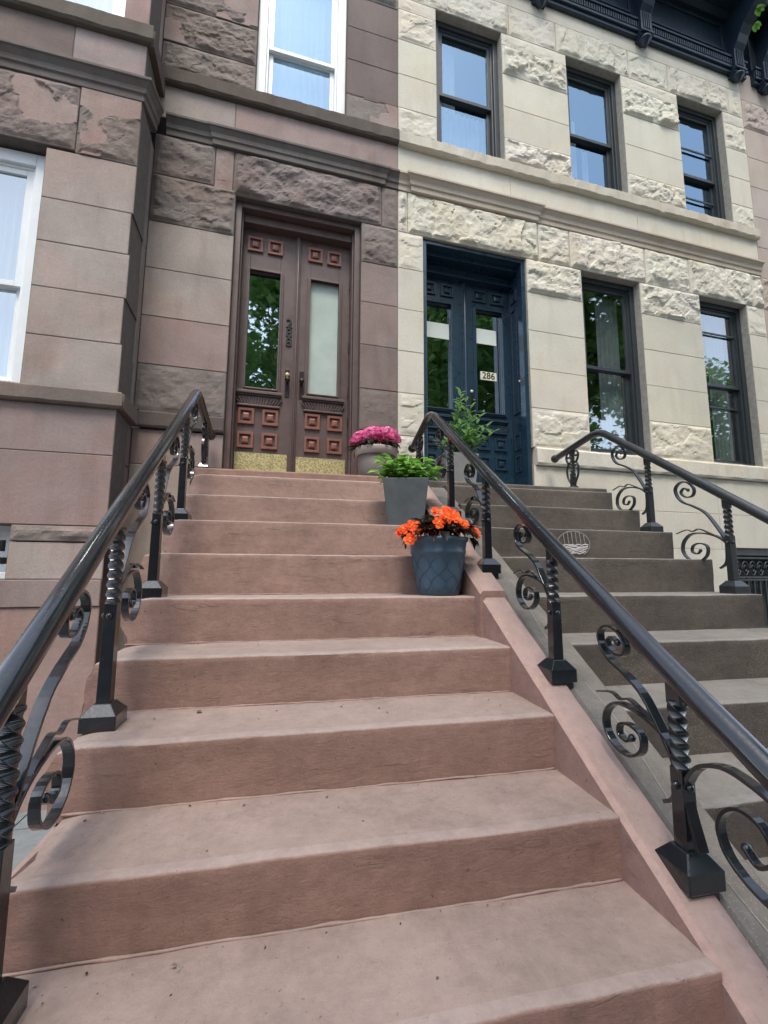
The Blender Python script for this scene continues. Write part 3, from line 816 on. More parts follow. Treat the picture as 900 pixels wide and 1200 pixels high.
STR = [(-.12, 0), (.014, 0), (.016, .05), (.030, .058), (.034, .10), (.058, .135), (.072, .142), (.072, .165), (-.12, .17)]
def string_prof(z, sx=1.0): return [(a if a < 0 else a * sx, z + b_) for a, b_ in STR]
mb = MB(); SD = (.170, .155, .143)
run(mb, string_prof(3.141, .97), XI + .085, 1.62, YF, col=SD); run(mb, string_prof(3.14, .8), -0.12, 1.47, YF - 0.02, True, True, col=SD)
run(mb, string_prof(2.98), BX0, XI, YB, False, True, col=SD)
# the return of the string course along the bay side
pr_ = string_prof(2.98)
pr2 = string_prof(3.14)
vs = [(XI + p[0] if p[0] > 0 else XI - .02, YB - (p[0] if p[0] > 0 else 0), p[1]) for p in pr_] + [(XI + p[0] if p[0] > 0 else XI - .02, YF - 0.0 - (p[0] if p[0] > 0 else 0), p[1]) for p in pr2]
n = len(pr_); mb.add(vs, [(i, (i + 1) % n, (i + 1) % n + n, i + n) for i in range(n)], SD)
mb.build('string_course', M['brown'], bh, 0.003)
mb = MB(); SILL = [(-.1, 0), (.035, 0), (.05, .02), (.05, .14), (.03, .16), (-.1, .16)]
run(mb, [(a, 3.64 + b_) for a, b_ in SILL], XI + .01, 1.62, YF, col=(.125, .105, .088), wob=0.008)
run(mb, [(a, 3.50 + b_) for a, b_ in SILL], BX0, XI, YB, False, True, col=(.13, .11, .09), wob=0.006)
mb.box(XI - .03, XI + .05, YB - .0, YF + .01, 3.505, 3.655, (.13, .1, .085))
mb.build('sill', M['brown'], bh, 0.003); mb = MB()
run(mb, [(a * .9, 0.48 + b_ * .75) for a, b_ in SILL], BX0, XI, YB, False, True, col=(.20, .165, .145), wob=0.004)
mb.box(XI - .03, XI + .045, YB, YF + .01, .483, .597, (.17, .135, .12))
run(mb, [(a * .7, 0.48 + b_ * .86) for a, b_ in SILL], XI + .045, 0.09, YF, col=(.125, .105, .095), wob=0.006)
mb.build('sill', M['brown'], bh, 0.003)
CUR = [(0.0, 1.0, 0.0, 1.0)]
w = sash_window(bh, 0.21, 1.08, 3.80, 5.6, YF, M['white_frame'], 0.40, 0.085, 'glass_blue', CUR, 0.055)
sash_window(bh, WX0, WX1, 0.60, 2.42, YB, M['white_frame'], 0.45, 0.095, 'glass', CUR, 0.055)
sash_window(bh, -1.75, -0.78, 3.66, 5.6, YB, M['white_frame'], 0.45, 0.085, 'glass', CUR, 0.055)
sash_window(bh, WX0, WX1 + .04, -0.72, -0.36, YB + .05, M['white_frame'], 0.5, 0.05, 'glass', None, 0.03)
mb = MB(); mb.box(BX0, 1.62, YF + .30, 9.0, GZ, -0.1); mb.box(BX0, XI, YB + 1.6, 9, -.1, 7.4); mb.box(XI, 1.62, YF + 1.7, 9, -.1, 7.4)
mb.box(BX0, 1.62, YF + .25, 9.0, 7.35, 7.45)
mb.build('house_body', M['brick'], bh)

# ---- brown double door
YD = 0.80
door = None
mb = MB()
cas = [(0.09, 0.145), (1.195, 1.25)]
for a, b_ in cas: mb.box(a, b_, YF + .05, YD + .06, 0.05, 2.70)
mb.box(0.145, 0.160, YF + .09, YD + .05, 0.05, 2.64); mb.box(1.180, 1.195, YF + .09, YD + .05, 0.05, 2.64)
mb.box(0.145, 1.195, YF + .05, YD + .06, 2.645, 2.70); mb.box(0.160, 1.18, YF + .12, YD + .05, 2.56, 2.64)
mb.build('door_frame', M['brown_wood'], bh, 0.005)
mb = MB(); mb.box(0.02, 1.32, YD - .05, YD + .1, 0.04, 0.10); mb.build('threshold', M['brown_wood'], bh, 0.006)
def raised(mb, x0, x1, z0, z1, y, bw=0.022, proud=0.018, inner=0.4):
    """bolection frame and pyramid panel"""
    mb.box(x0, x1, y - proud, y + .01, z1 - bw, z1); mb.box(x0, x1, y - proud, y + .01, z0, z0 + bw)
    mb.box(x0, x0 + bw, y - proud, y + .01, z0 + bw, z1 - bw); mb.box(x1 - bw, x1, y - proud, y + .01, z0 + bw, z1 - bw)
    cx, cz = (x0 + x1) / 2, (z0 + z1) / 2; w2, h2 = (x1 - x0) / 2 - bw, (z1 - z0) / 2 - bw
    vs = []
    for s, dy in ((1.0, 0.004), (0.62, 0.0), (0.55, -proud * .9), (0.30, -proud * 1.1)):
        vs += [(cx - w2 * s, y + dy, cz - h2 * s), (cx + w2 * s, y + dy, cz - h2 * s), (cx + w2 * s, y + dy, cz + h2 * s), (cx - w2 * s, y + dy, cz + h2 * s)]
    fs = []
    for l in range(3):
        for k in range(4): fs.append((l * 4 + k, l * 4 + (k + 1) % 4, l * 4 + 4 + (k + 1) % 4, l * 4 + 4 + k))
    fs.append((12, 13, 14, 15)); mb.add(vs, fs)
def leaf_door(parent, x0, x1, z0, z1, y, gx0, gx1, gz0, gz1, mat, pmat, low, up, carve, glassmat, kick=None):
    mb = MB()
    mb.box(x0, gx0, y, y + .05, z0, z1); mb.box(gx1, x1, y, y + .05, z0, z1)
    mb.box(gx0, gx1, y, y + .05, z0, gz0); mb.box(gx0, gx1, y, y + .05, gz1, z1)
    # glazing moulding
    for e, pr1 in ((0.030, 0.020), (0.014, 0.030)):
        mb.box(gx0 - e, gx0, y - pr1, y, gz0 - e, gz1 + e); mb.box(gx1, gx1 + e, y - pr1, y, gz0 - e, gz1 + e)
        mb.box(gx0, gx1, y - pr1, y, gz1, gz1 + e); mb.box(gx0, gx1, y - pr1, y, gz0 - e, gz0)
    if carve:
        c0, c1, a0, a1 = carve
        mb.box(a0 - .03, a1 + .03, y - .045, y, c1, c1 + .025); mb.box(a0 - .02, a1 + .02, y - .028, y, c1 - .014, c1)
        mb.box(a0, a1, y - .012, y, c0, c1 - .014); mb.box(a0 - .015, a1 + .015, y - .03, y, c0 - .016, c0)
        n = 15
        for i in range(n):
            u = (i + .5) / n; xx = a0 + (a1 - a0) * u; lean = (u - .5) * 0.10 if (i < 5 or i > 9) else 0
            hh = (c1 - c0 - .03)
            mb.prism_y([(xx - .004, c0 + .008), (xx + .004, c0 + .008), (xx + .006 + lean, c0 + hh), (xx - .006 + lean, c0 + hh)], y - .024, y - .010)
    lf = mb.build('door_leaf', mat, parent, 0.003)
    for (p0, p1, q0, q1) in low + up:
        mb = MB(); raised(mb, p0, p1, q0, q1, y); mb.build('panel', pmat, lf, 0.0015)
    g_ = MB(); g_.add([(gx0, y + .022, gz0), (gx1, y + .022, gz0), (gx1, y + .022, gz1), (gx0, y + .022, gz1)], [(0, 1, 2, 3)])
    g_.build('pane', glassmat, lf)
    if kick:
        mb = MB(); mb.box(kick[0], kick[1], y - .004, y, kick[2], kick[3]); mb.build('kick_plate', M['brass'], lf)
    return lf
lowL = [(.185, .325, .645, .79), (.395, .535, .645, .79), (.185, .325, .425, .57), (.395, .535, .425, .57)]
lowR = [(x0 + .59, x1 + .59, a, b_) for x0, x1, a, b_ in lowL]
upL = [(.200, .340, 2.33, 2.475), (.385, .525, 2.33, 2.475)]; upR = [(x0 + .565, x1 + .565, a, b_) for x0, x1, a, b_ in upL]
l1 = leaf_door(bh, 0.160, 0.655, 0.09, 2.60, YD, .232, .510, .985, 2.130, M['brown_wood'], M['red_panel'], lowL, upL, (.825, .925, .185, .53), M['glass_door'], (.170, .625, .20, .385))
l2 = leaf_door(bh, 0.690, 1.180, 0.09, 2.60, YD, .795, 1.070, .985, 2.130, M['brown_wood'], M['red_panel'], lowR, upR, (.825, .925, .775, 1.11), M['milky'], (.705, 1.160, .20, .375))
mb = MB(); mb.box(.652, .693, YD - .022, YD + .04, .09, 2.60); mb.tube([(.672, YD - .024, .10), (.672, YD - .024, 2.6)], .012, 10); mb.build('astragal', M['brown_wood'], bh, 0.003)
for x in (.605, .735):
    mb = MB(); mb.box(x - .020, x + .020, YD - .006, YD, .93, 1.20)
    mb.lathe([(.006, 0), (.012, .01)], x, YD - .02, 1.07, 8); mb.ball((x, YD - .05, 1.085), .026, 14); mb.tube([(x, YD, 1.085), (x, YD - .05, 1.085)], .010, 10)
    mb.build('door_knob', M['metal_dark'], l1 if x < .65 else l2, 0.002)
mb = MB(); mb.lathe([(.0001, 0), (.022, 0), (.022, .006), (.012, .012)], 0, 0, 0, 16)
mb.v = [(.605 + vx, YD - .003 - vz, 1.15 + vy) for vx, vy, vz in mb.v]
mb.build('lock', M['brass'], l1)
for z in (1.45, 1.0, 2.1, .7):
    mb = MB(); mb.box(1.172, 1.186, YD - .020, YD + .01, z, z + .09); mb.build('hinge', M['metal_dark'], l2, 0.002)
for z0, x0 in ((0.78, .23),): pass
mb = MB(); mb.add([(.70, YD + .06, .90), (1.18, YD + .06, .90), (1.18, YD + .06, 2.2), (.70, YD + .06, 2.2)], [(0, 1, 2, 3)]); mb.build('blind', M['frost'], l2)
mb = MB(); mb.add([(.1, YD + .9, .0), (1.25, YD + .9, .0), (1.25, YD + .9, 2.7), (.1, YD + .9, 2.7), (.1, YD + .051, .0), (1.25, YD + .051, .0), (1.25, YD + .051, 2.7), (.1, YD + .051, 2.7)],
                  [(0, 1, 2, 3), (0, 4, 5, 1), (2, 6, 7, 3), (0, 3, 7, 4), (1, 5, 6, 2)]); mb.build('hall', M['room'], bh)

def text_mesh(txt, size, ext=0.003, bold=0.0):
    cu = bpy.data.curves.new('numerals', 'FONT'); cu.body = txt; cu.size = size; cu.extrude = ext; cu.align_x = 'CENTER'; cu.align_y = 'CENTER'; cu.offset = bold
    ob = bpy.data.objects.new('numerals', cu); COL.objects.link(ob)
    dg = bpy.context.evaluated_depsgraph_get(); me = bpy.data.meshes.new_from_object(ob.evaluated_get(dg))
    vs = [tuple(v.co) for v in me.vertices]; fs = [tuple(p.vertices) for p in me.polygons]
    bpy.data.objects.remove(ob); bpy.data.curves.remove(cu); bpy.data.meshes.remove(me)
    return vs, fs
for i, ch in enumerate('288'):
    vs, fs = text_mesh(ch, 0.125, 0.004, 0.001); mb = MB()
    mb.add([(0.606 + x, YD - .006 + -z, 1.655 - i * .093 + y) for x, y, z in vs], fs)
    mb.build('number', M['ink'], l1)

# ---- cream house
ch_ = thing('cream_house', 'cream painted stone row house with dark framed windows and navy door', 'house', (4.0, YF, GZ), FM)
W = Wall(); X0, X1 = 1.62, 6.52
DX0, DX1 = 1.885, 3.06
wins = [(3.76, 4.56), (5.45, 6.22)]; ups = [(2.05, 2.85), (3.71, 4.50), (5.38, 6.15)]
# below the belt
for x0, x1, z0, z1 in [(3.06, 5.45, 0.0, 0.41), (3.06, 5.45, -.40, 0.0), (5.45, X1, 0.0, 0.41), (5.45, 5.53, -.40, 0.0), (5.53, X1, -.38, 0.0), (6.3, X1, -1.3, -.38), (1.62, DX0, -.4, .41), (3.06, 5.53, -1.3, -.40)]:
    W.smooth(x0, x1, z0, z1, YF, vary(CR, .02))
W.smooth(1.62, X1, GZ, -1.3, YF, vary(CR, .02))
# belt course (rough sill band)
cols = [(1.62, DX0), (DX1, wins[0][0] - .0), (wins[0][0], wins[0][1]), (wins[0][1], wins[1][0]), (wins[1][0], wins[1][1]), (wins[1][1], X1)]
for a, b_ in [(1.62, DX0)]: W.rock(a, b_, .41, .60, YF, vary(CR2, .03), amp=.02)
piers = [(1.62, DX0), (DX1, wins[0][0]), (wins[0][1], wins[1][0]), (wins[1][1], X1)]
for a, b_ in piers:
    W.rock(a, b_, .60, 1.02, YF, vary(CR2, .02), amp=.020 if b_ - a > .3 else .012)
    for z0, z1 in ((1.02, 1.44), (1.44, 1.87), (1.87, 2.30)): W.smooth(a, b_, z0, z1, YF, vary(CR, .03))
    W.rock(a, b_, 2.30, 2.69, YF, vary(CR2, .03), amp=.04 if b_ - a > .3 else .012)
for a, b_, m_ in [(1.62, 1.72, 'rough'), (1.72, 3.22, 'flute'), (3.22, 3.62, 'rough'), (3.62, 4.66, 'flute'), (4.66, 5.32, 'rough'), (5.32, 6.34, 'flute'), (6.34, X1, 'rough')]:
    W.rock(a, b_, 2.69, 3.14, YF, vary(CR2, .03), amp=.055 if m_ == 'flute' else .04, mode=m_)
for a, b_ in [(1.62, 2.9), (2.9, 4.6), (4.6, X1)]: W.smooth(a, b_, 3.31, 3.64, YF, vary(CR2, .02))
up = [(1.62, ups[0][0]), (ups[0][1], ups[1][0]), (ups[1][1], ups[2][0]), (ups[2][1], X1)]
for a, b_ in up:
    W.rock(a, b_, 3.78, 4.10, YF, vary(CR2, .03), amp=.045 if b_ - a > .6 else .02)
    for z0, z1 in ((4.10, 4.50), (4.50, 4.92)): W.smooth(a, b_, z0, z1, YF, vary(CR, .03))
    W.rock(a, b_, 4.92, 5.30, YF, vary(CR2, .03), amp=.045 if b_ - a > .6 else .02)
    W.rock(a, b_, 5.30, 5.46, YF, vary(CR2, .02), amp=.008)
xs = [1.62, 1.95, 2.95, 3.58, 4.63, 5.25, 6.28, X1]
for i in range(7): W.rock(xs[i], xs[i + 1], 5.46, 5.86, YF, vary(CR2, .03), amp=.045 if i % 2 else .018, mode='flute' if i % 2 else 'rough')
W.smooth(X0, X1, 5.86, 6.10, YF, vary(CR2, .01))
W.s.build('wall', M['cream'], ch_, 0.003, ang=50, seg=1)
W.m.build('mortar', M['mortar_cream'], ch_)
mb = MB(); SC_ = (.53, .46, .375)
run(mb, string_prof(3.141, .97), X0, X1, YF, col=SC_); run(mb, string_prof(3.14), 1.76, 3.20, YF - 0.022, True, True, col=SC_)
mb.build('string_course', M['cream'], ch_, 0.003)
mb = MB()
run(mb, [(a * 1.1, 3.635 + b_ * .9) for a, b_ in SILL], X0, X1, YF, col=(.56, .52, .43), wob=0.012)
mb.build('sill', M['cream'], ch_, 0.003); mb = MB()
run(mb, [(a * .8, .415 + b_ * 1.15) for a, b_ in SILL], DX1 + .02, X1, YF, col=CR2, wob=0.008)
mb.build('sill', M['cream'], ch_, 0.003)
sash_window(ch_, 3.76, 4.56, .60, 2.69, YF, M['dark_frame'], .50, .06, 'glass', [(.46, .96, 0, 1)])
sash_window(ch_, 5.45, 6.22, .60, 2.69, YF, M['dark_frame'], .50, .06, 'glass', [(.5, .95, 0, 1)], low_bar=.36, up_bar=.84)
sash_window(ch_, 2.05, 2.85, 3.78, 5.46, YF, M['dark_frame'], .48, .06, 'glass_blue', [(0, 1, 0, .46), (.1, .4, .46, 1)])
sash_window(ch_, 3.71, 4.50, 3.78, 5.46, YF, M['dark_frame'], .47, .06, 'glass_blue', [(.0, .35, 0, .7), (.45, .62, 0, .46)])
sash_window(ch_, 5.38, 6.15, 3.78, 5.46, YF, M['dark_frame'], .42, .06, 'glass_blue', None, low_bar=.22, up_bar=.66)
mb = MB(); mb.box(X0, X1, YF + .3, 9, GZ, -.1); mb.box(X0, X1, YF + 1.7, 9, -.1, 7.6); mb.box(X0, X1, YF + .25, 9, 7.4, 7.5); mb.build('house_body', M['brick'], ch_)
# basement window guard: dark opening, cast panel and bars
mb = MB(); mb.box(5.53, 6.30, YF + .12, YF + .2, -1.3, -.38); mb.build('basement_window', M['room'], ch_)
mb = MB()
mb.box(5.53, 6.30, YF + .03, YF + .06, -.46, -.385)
for z in (-.50, -.72, -.75, -1.28): mb.box(5.53, 6.30, YF + .02, YF + .05, z, z + .02)
for i in range(9):
    x = 5.56 + i * .09; mb.box(x, x + .018, YF + .028, YF + .048, -1.28, -.72)
for i in range(7):
    x = 5.585 + i * .115
    mb.tube([(x + .045 * cos(a * .5), YF + .035, -.61 + .08 * sin(a * .5)) for a in range(13)], .008, 6)
    mb.tube([(x + .02 * cos(a * .5), YF + .035, -.61 + .035 * sin(a * .5)) for a in range(13)], .007, 6)
mb.build('window_guard', M['dark_frame'], ch_)

# cornice
def cornice(parent, x0, x1, brackets, z=6.05):
    mb = MB()
    mb.box(x0, x1, YF - .05, YF + .2, z, z + .05); mb.box(x0, x1, YF - .075, YF + .2, z + .05, z + .085); mb.box(x0, x1, YF - .055, YF + .2, z + .085, z + .20)
    mb.box(x0, x1, YF - .085, YF + .2, z + .20, z + .23); mb.box(x0, x1, YF - .03, YF + .2, z + .23, z + .80)
    prof = [(-.2, .80), (.07, .80), (.12, .86), (.13, .90), (.56, .93), (.58, .95), (.60, 1.06), (.66, 1.10), (.68, 1.18), (-.2, 1.22)]
    run(mb, [(a, z + b_) for a, b_ in prof], x0, x1, YF, False, False)
    n = int((x1 - x0) / .035)
    for i in range(n):
        mb.box(x0 + i * .035 + .008, x0 + i * .035 + .027, YF - .075, YF - .05, z + .10, z + .185)
    bs = sorted(brackets)
    for a, b_ in zip(bs, bs[1:]):
        p0, p1 = a + .16, b_ - .16
        mb.box(p0, p1, YF - .050, YF - .03, z + .32, z + .35); mb.box(p0, p1, YF - .050, YF - .03, z + .70, z + .73)
        mb.box(p0, p0 + .03, YF - .050, YF - .03, z + .35, z + .70); mb.box(p1 - .03, p1, YF - .050, YF - .03, z + .35, z + .70)
    co = mb.build('cornice', M['navy_dull'], parent, 0.003)
    for bx in bs:
        mb = MB(); w = .085
        side = [(-.02, -.06), (.05, -.06), (.10, -.03), (.115, .02), (.115, .30), (.16, .36), (.20, .44), (.26, .52), (.38, .60), (.47, .70), (.50, .80), (.50, .895), (-.02, .895)]
        mb.prism_x([(YF - a, z + b_) for a, b_ in side], bx - w, bx + w)
        mb.box(bx - w - .012, bx + w + .012, YF - .135, YF, z - .005, z + .02)
        mb.box(bx - w - .012, bx + w + .012, YF - .53, YF, z + .86, z + .897)
        for k in (-.045, -.015, .015, .045): mb.box(bx + k - .007, bx + k + .007, YF - .128, YF - .115, z + .05, z + .29)
        mb.lathe([(.004, -.13), (.03, -.11), (.05, -.07), (.075, -.05), (.078, -.03), (.05, .0)], bx, YF - .07, z - .02, 16)
        mb.build('bracket', M['navy_dull'], co, 0.004)
cornice(ch_, 1.64, 6.60, [1.86, 3.35, 4.85, 6.40])

# ---- navy double door
YN = 0.92
nd = MB()
for a, b_ in ((DX0, DX0 + .045), (DX1 - .045, DX1)): nd.box(a, b_, YF + .03, YF + .12, .05, 2.69)
nd.box(DX0 + .045, DX1 - .045, YF + .03, YF + .12, 2.645, 2.69)
nd.box(DX0 + .02, DX1 - .02, YF + .12, YF + .16, 2.60, 2.675)
nd.box(DX0, DX0 + .04, YF + .12, YN + .06, .05, 2.645); nd.box(DX1 - .025, DX1, YF + .12, YN + .06, .05, 2.645)
nd.box(DX0 + .04, DX1 - .025, YF + .16, YN + .06, 2.62, 2.645); nd.box(DX0 + .04, DX1 - .025, YN - .06, YN + .06, 2.50, 2.62)
nd.box(DX0 + .04, DX1 - .025, YN - .08, YN - .05, 2.56, 2.585); nd.box(DX0 + .04, DX1 - .025, YN - .08, YN - .05, 2.50, 2.515)
fr = nd.build('door_frame', M['navy'], ch_, 0.004)
# panelled reveal on the right and left
for sx, xr in ((-1, DX1 - .025), (1, DX0 + .04)):
    for z0, z1 in ((2.30, 2.46), (1.02, 2.22), (.62, .80), (.38, .56)):
        mb = MB(); y0, y1 = YF + .17, YN - .04
        e = .018
        xa, xb = sorted((xr, xr + sx * .014)); xc, xd = sorted((xr, xr + sx * .008))
        mb.box(xa, xb, y0, y1, z1 - e, z1); mb.box(xa, xb, y0, y1, z0, z0 + e); mb.box(xa, xb, y0, y0 + e, z0 + e, z1 - e); mb.box(xa, xb, y1 - e, y1, z0 + e, z1 - e)
        mb.box(xc, xd, y0 + .045, y1 - .045, z0 + .045, z1 - .045)
        mb.build('reveal_panel', M['navy'], fr, 0.003)
mb = MB(); mb.box(DX0, DX1 + .04, YF - .02, YN + .1, .058, .10); mb.build('threshold', M['cheek_pink'], ch_, 0.006)
lN1 = leaf_door(ch_, 1.925, 2.455, 0.10, 2.50, YN, 2.03, 2.31, 1.03, 2.205, M['navy'], M['navy'],
                [(2.00, 2.14, .62, .76), (2.20, 2.34, .62, .76), (2.00, 2.14, .41, .55), (2.20, 2.34, .41, .55)], [(1.99, 2.14, 2.30, 2.44), (2.20, 2.35, 2.30, 2.44)], (.82, .93, 2.00, 2.34), M['glass_door'])
lN2 = leaf_door(ch_, 2.49, 3.035, 0.10, 2.50, YN, 2.605, 2.925, 1.03, 2.205, M['navy'], M['navy'],
                [(2.60, 2.75, .62, .76), (2.80, 2.95, .62, .76), (2.60, 2.75, .41, .55), (2.80, 2.95, .41, .55)], [(2.57, 2.74, 2.30, 2.44), (2.79, 2.96, 2.30, 2.44)], (.82, .93, 2.60, 2.94), M['glass_door'])
mb = MB(); mb.box(2.448, 2.497, YN - .022, YN + .04, .10, 2.50); mb.tube([(2.472, YN - .024, .10), (2.472, YN - .024, 2.5)], .014, 10); mb.build('astragal', M['navy'], ch_, 0.003)
for x, l in ((2.425, lN1), (2.55, lN2)):
    mb = MB(); mb.box(x - .018, x + .018, YN - .006, YN, 1.02, 1.22); mb.tube([(x, YN, 1.13), (x, YN - .05, 1.13)], .009, 10); mb.ball((x, YN - .055, 1.13), .024, 14)
    mb.build('door_knob', M['metal_dark'], l, 0.002)
mb = MB(); mb.ball((2.545, YN - .008, 1.255), .017, 12); mb.build('lock', M['white_frame'], lN2)
mb = MB(); mb.ball((3.029, YN - .17, 1.36), .013, 12); mb.build('bell_button', M['white_frame'], fr)
for x0, x1, l in ((2.045, 2.30, lN1), (2.612, 2.868, lN2)):
    mb = MB(); z0 = 1.82 if x0 < 2.4 else 1.83; mb.box(x0, x1, YN + .016, YN + .0185, z0, z0 + .175); mb.build('paper_notice', M['paper'], l)
mb = MB(); mb.box(2.665, 2.86, YN + .014, YN + .0175, 1.415, 1.51); pl = mb.build('number_plate', M['plate'], lN2)
vs, fs = text_mesh('286', 0.105, 0.0008, 0.0012); mb = MB()
mb.add([(2.762 + x * .98, YN + .0130 - z, 1.463 + y) for x, y, z in vs], fs); mb.build('number', M['ink'], pl)
mb = MB(); mb.add([(1.9, YN + .9, .0), (3.06, YN + .9, .0), (3.06, YN + .9, 2.7), (1.9, YN + .9, 2.7), (1.9, YN + .051, .0), (3.06, YN + .051, .0), (3.06, YN + .051, 2.7), (1.9, YN + .051, 2.7)],
                  [(0, 1, 2, 3), (0, 4, 5, 1), (2, 6, 7, 3), (0, 3, 7, 4), (1, 5, 6, 2)]); mb.build('hall', M['room'], ch_)

# ---- third house at the far right edge
th = thing('pink_house', 'pale pink stone house beside the cream house at the right edge', 'house', (8.5, YF, GZ), FM)
W = Wall(); PK = (.46, .39, .345)
z = GZ
for i in range(19):
    z1 = z + .44
    (W.rock if i % 6 == 5 else W.smooth)(X1, 7.4, z, z1, YF, vary(PK, .03))
    W.smooth(8.2, 11, z, z1, YF, vary(PK, .03))
    if not (0.6 < z + .2 < 2.6 or 3.8 < z + .2 < 5.5): W.smooth(7.4, 8.2, z, z1, YF, vary(PK, .03))
    z = z1
W.s.build('wall', M['pinkstone'], th, 0.003, ang=50, seg=1); W.m.build('mortar', M['mortar_cream'], th)
cornice(th, 6.74, 11, [6.93, 8.4, 9.9], 6.03)
sash_window(th, 7.4, 8.2, 0.50, 2.69, YF, M['dark_frame'], .5); sash_window(th, 7.4, 8.2, 3.80, 5.3, YF, M['dark_frame'], .5)
mb = MB(); mb.box(X1, 11, YF + .3, 9, GZ, -.1); mb.box(X1, 11, YF + 1.7, 9, -.1, 7.6); mb.box(X1, 11, YF + .25, 9, 7.4, 7.5); mb.build('house_body', M['brick'], th)

# ------------------------------------------------------------------ planters
def leafquad(mb, c, d, up, L, Wd, col, fold=0.25, curl=0.2):
    d = d.normalized(); s = d.cross(up)
    if s.length < 1e-3: s = d.cross(Vector((1, 0, 0)))
    s.normalize(); n = s.cross(d)
    P = lambda a, b_, h: c + d * L * a + s * Wd * b_ + n * h * L
    vs = [P(0, 0, 0), P(.3, -.42, fold * .3), P(.3, 0, 0), P(.3, .42, fold * .3), P(.68, -.34, fold * .2 - curl * .15), P(.68, 0, -curl * .2), P(.68, .34, fold * .2 - curl * .15), P(1, 0, -curl * .6)]
    mb.add(vs, [(0, 2, 1), (0, 3, 2), (1, 2, 5, 4), (2, 3, 6, 5), (4, 5, 7), (5, 6, 7)], col, True)
def rnd_dir(zmin=-1, zmax=1):
    a = random.uniform(0, 2 * pi); z = random.uniform(zmin, zmax); r = sqrt(1 - z * z); return Vector((r * cos(a), r * sin(a), z))

# blue pot with orange begonias
px, py, pz = 1.385, -1.01, SZ[4] + .001
p1 = thing('flower_pot', 'slate blue round pot of orange flowers with dark leaves on the pink step', 'flower pot', (px, py, pz), group=None)
mb = MB(); mb.lathe([(.098, 0), (.104, .004), (.112, .05), (.128, .15), (.138, .205), (.142, .21), (.143, .222), (.141, .228), (.147, .268), (.154, .272), (.156, .292), (.146, .292), (.138, .25)], px, py, pz, 48)
po = mb.build('pot', M['pot_blue'], p1)
mb = MB()                                            # raised lattice pattern, part of the pot wall
def onpot(a, z): r = .1045 + (.138 - .1045) * (z / .205) + .0012; return (px + r * cos(a), py + r * sin(a), pz + z)
for k in range(10):
    for ph in (0, pi):
        mb.tube([onpot(2 * pi * k / 10 + .30 * sin(q * pi * 2 / 16 + ph), .02 + q * .011) for q in range(17)], .0011, 5)
mb.build('pot_pattern', M['pot_blue'], po)
mb = MB(); mb.lathe([(.001, .262), (.139, .26)], px, py, pz, 24); mb.build('soil', M['soil'], p1)
mb = MB(); bd = [(.035, .012, .012), (.05, .018, .014), (.02, .018, .012), (.03, .03, .02), (.075, .02, .015)]
for i in range(230):
    a = random.uniform(0, 2 * pi); r = random.uniform(0, .15) ; h = .30 + .10 * (1 - (r / .16) ** 2) * random.uniform(.3, 1)
    c = Vector((px + r * cos(a) * 1.15, py + r * sin(a), pz + h)); d = Vector((cos(a), sin(a), random.uniform(-.5, .7)))
    leafquad(mb, c, d, Vector((0, 0, 1)), random.uniform(.05, .085), random.uniform(.035, .05), random.choice(bd), .4, .5)
for x, z in ((-.19, -.02), (.165, -.0)):
    for _ in range(5): leafquad(mb, Vector((px + x * .85, py - .08, pz + .29)), Vector((x, random.uniform(-.1, .1), -.12 + random.uniform(-.1, .1))), Vector((0, 0, 1)), .07, .035, random.choice(bd), .3, .6)
mb.build('foliage', M['leaf'], p1)
def orange_flower(c, nrm, s):
    mb = MB(); n = nrm.normalized(); a0 = n.cross(Vector((0, 0, 1))); a0 = a0.normalized() if a0.length > .01 else Vector((1, 0, 0)); b0 = n.cross(a0)
    for lay, (m_, sc) in enumerate(((6, 1.0), (5, .62))):
        for k in range(m_):
            a = 2 * pi * k / m_ + lay * .5 + random.uniform(-.12, .12); d = a0 * cos(a) + b0 * sin(a)
            col = random.choice([(.90, .105, .02), (.92, .14, .03), (.80, .07, .012), (.95, .19, .045)])
            L = s * sc * random.uniform(.85, 1.1); w_ = L * .95; sd = n.cross(d)
            q = lambda u, v, h: c + d * L * u + sd * w_ * v + n * (h * L + lay * .006)
            mb.add([q(0, 0, 0), q(.4, -.3, .12), q(.45, 0, .05), q(.4, .3, .12), q(.8, -.4, .16), q(.85, 0, .1), q(.8, .4, .16), q(1.02, -.18, .06), q(1.02, .18, .06)],
                   [(0, 2, 1), (0, 3, 2), (1, 2, 5, 4), (2, 3, 6, 5), (4, 5, 7), (5, 8, 7), (5, 6, 8)], col, True)
    mb.ball(tuple(c + n * .008), s * .16, 8, col=(.9, .5, .05))
    mb.build('flower', M['petal'], p1)
# positions in the plane of the pot: (dx, dz above rim)
for dx, dz, dy, s in [(-.02, .135, -.03, .030), (.03, .135, -.05, .034), (.055, .115, -.08, .032), (.0, .09, -.12, .036), (.085, .11, -.03, .032), (-.045, .065, -.15, .034), (.10, .06, -.12, .028), (.02, .11, -.10, .030), (.06, .085, -.12, .028), (-.20, .035, -.07, .032), (-.165, .05, -.09, .030), (-.15, .025, -.11, .028), (-.175, -.015, -.10, .034), (.16, .035, -.08, .030), (.185, .02, -.07, .030), (-.215, .02, -.05, .026), (.19, .045, -.03, .024), (-.13, .065, -.04, .024)]:
    c = Vector((px + dx, py + dy, pz + .292 + dz)); n = Vector((dx * 2 + random.uniform(-.3, .3), -1, .55 + random.uniform(-.3, .3)))
    orange_flower(c, n, s)

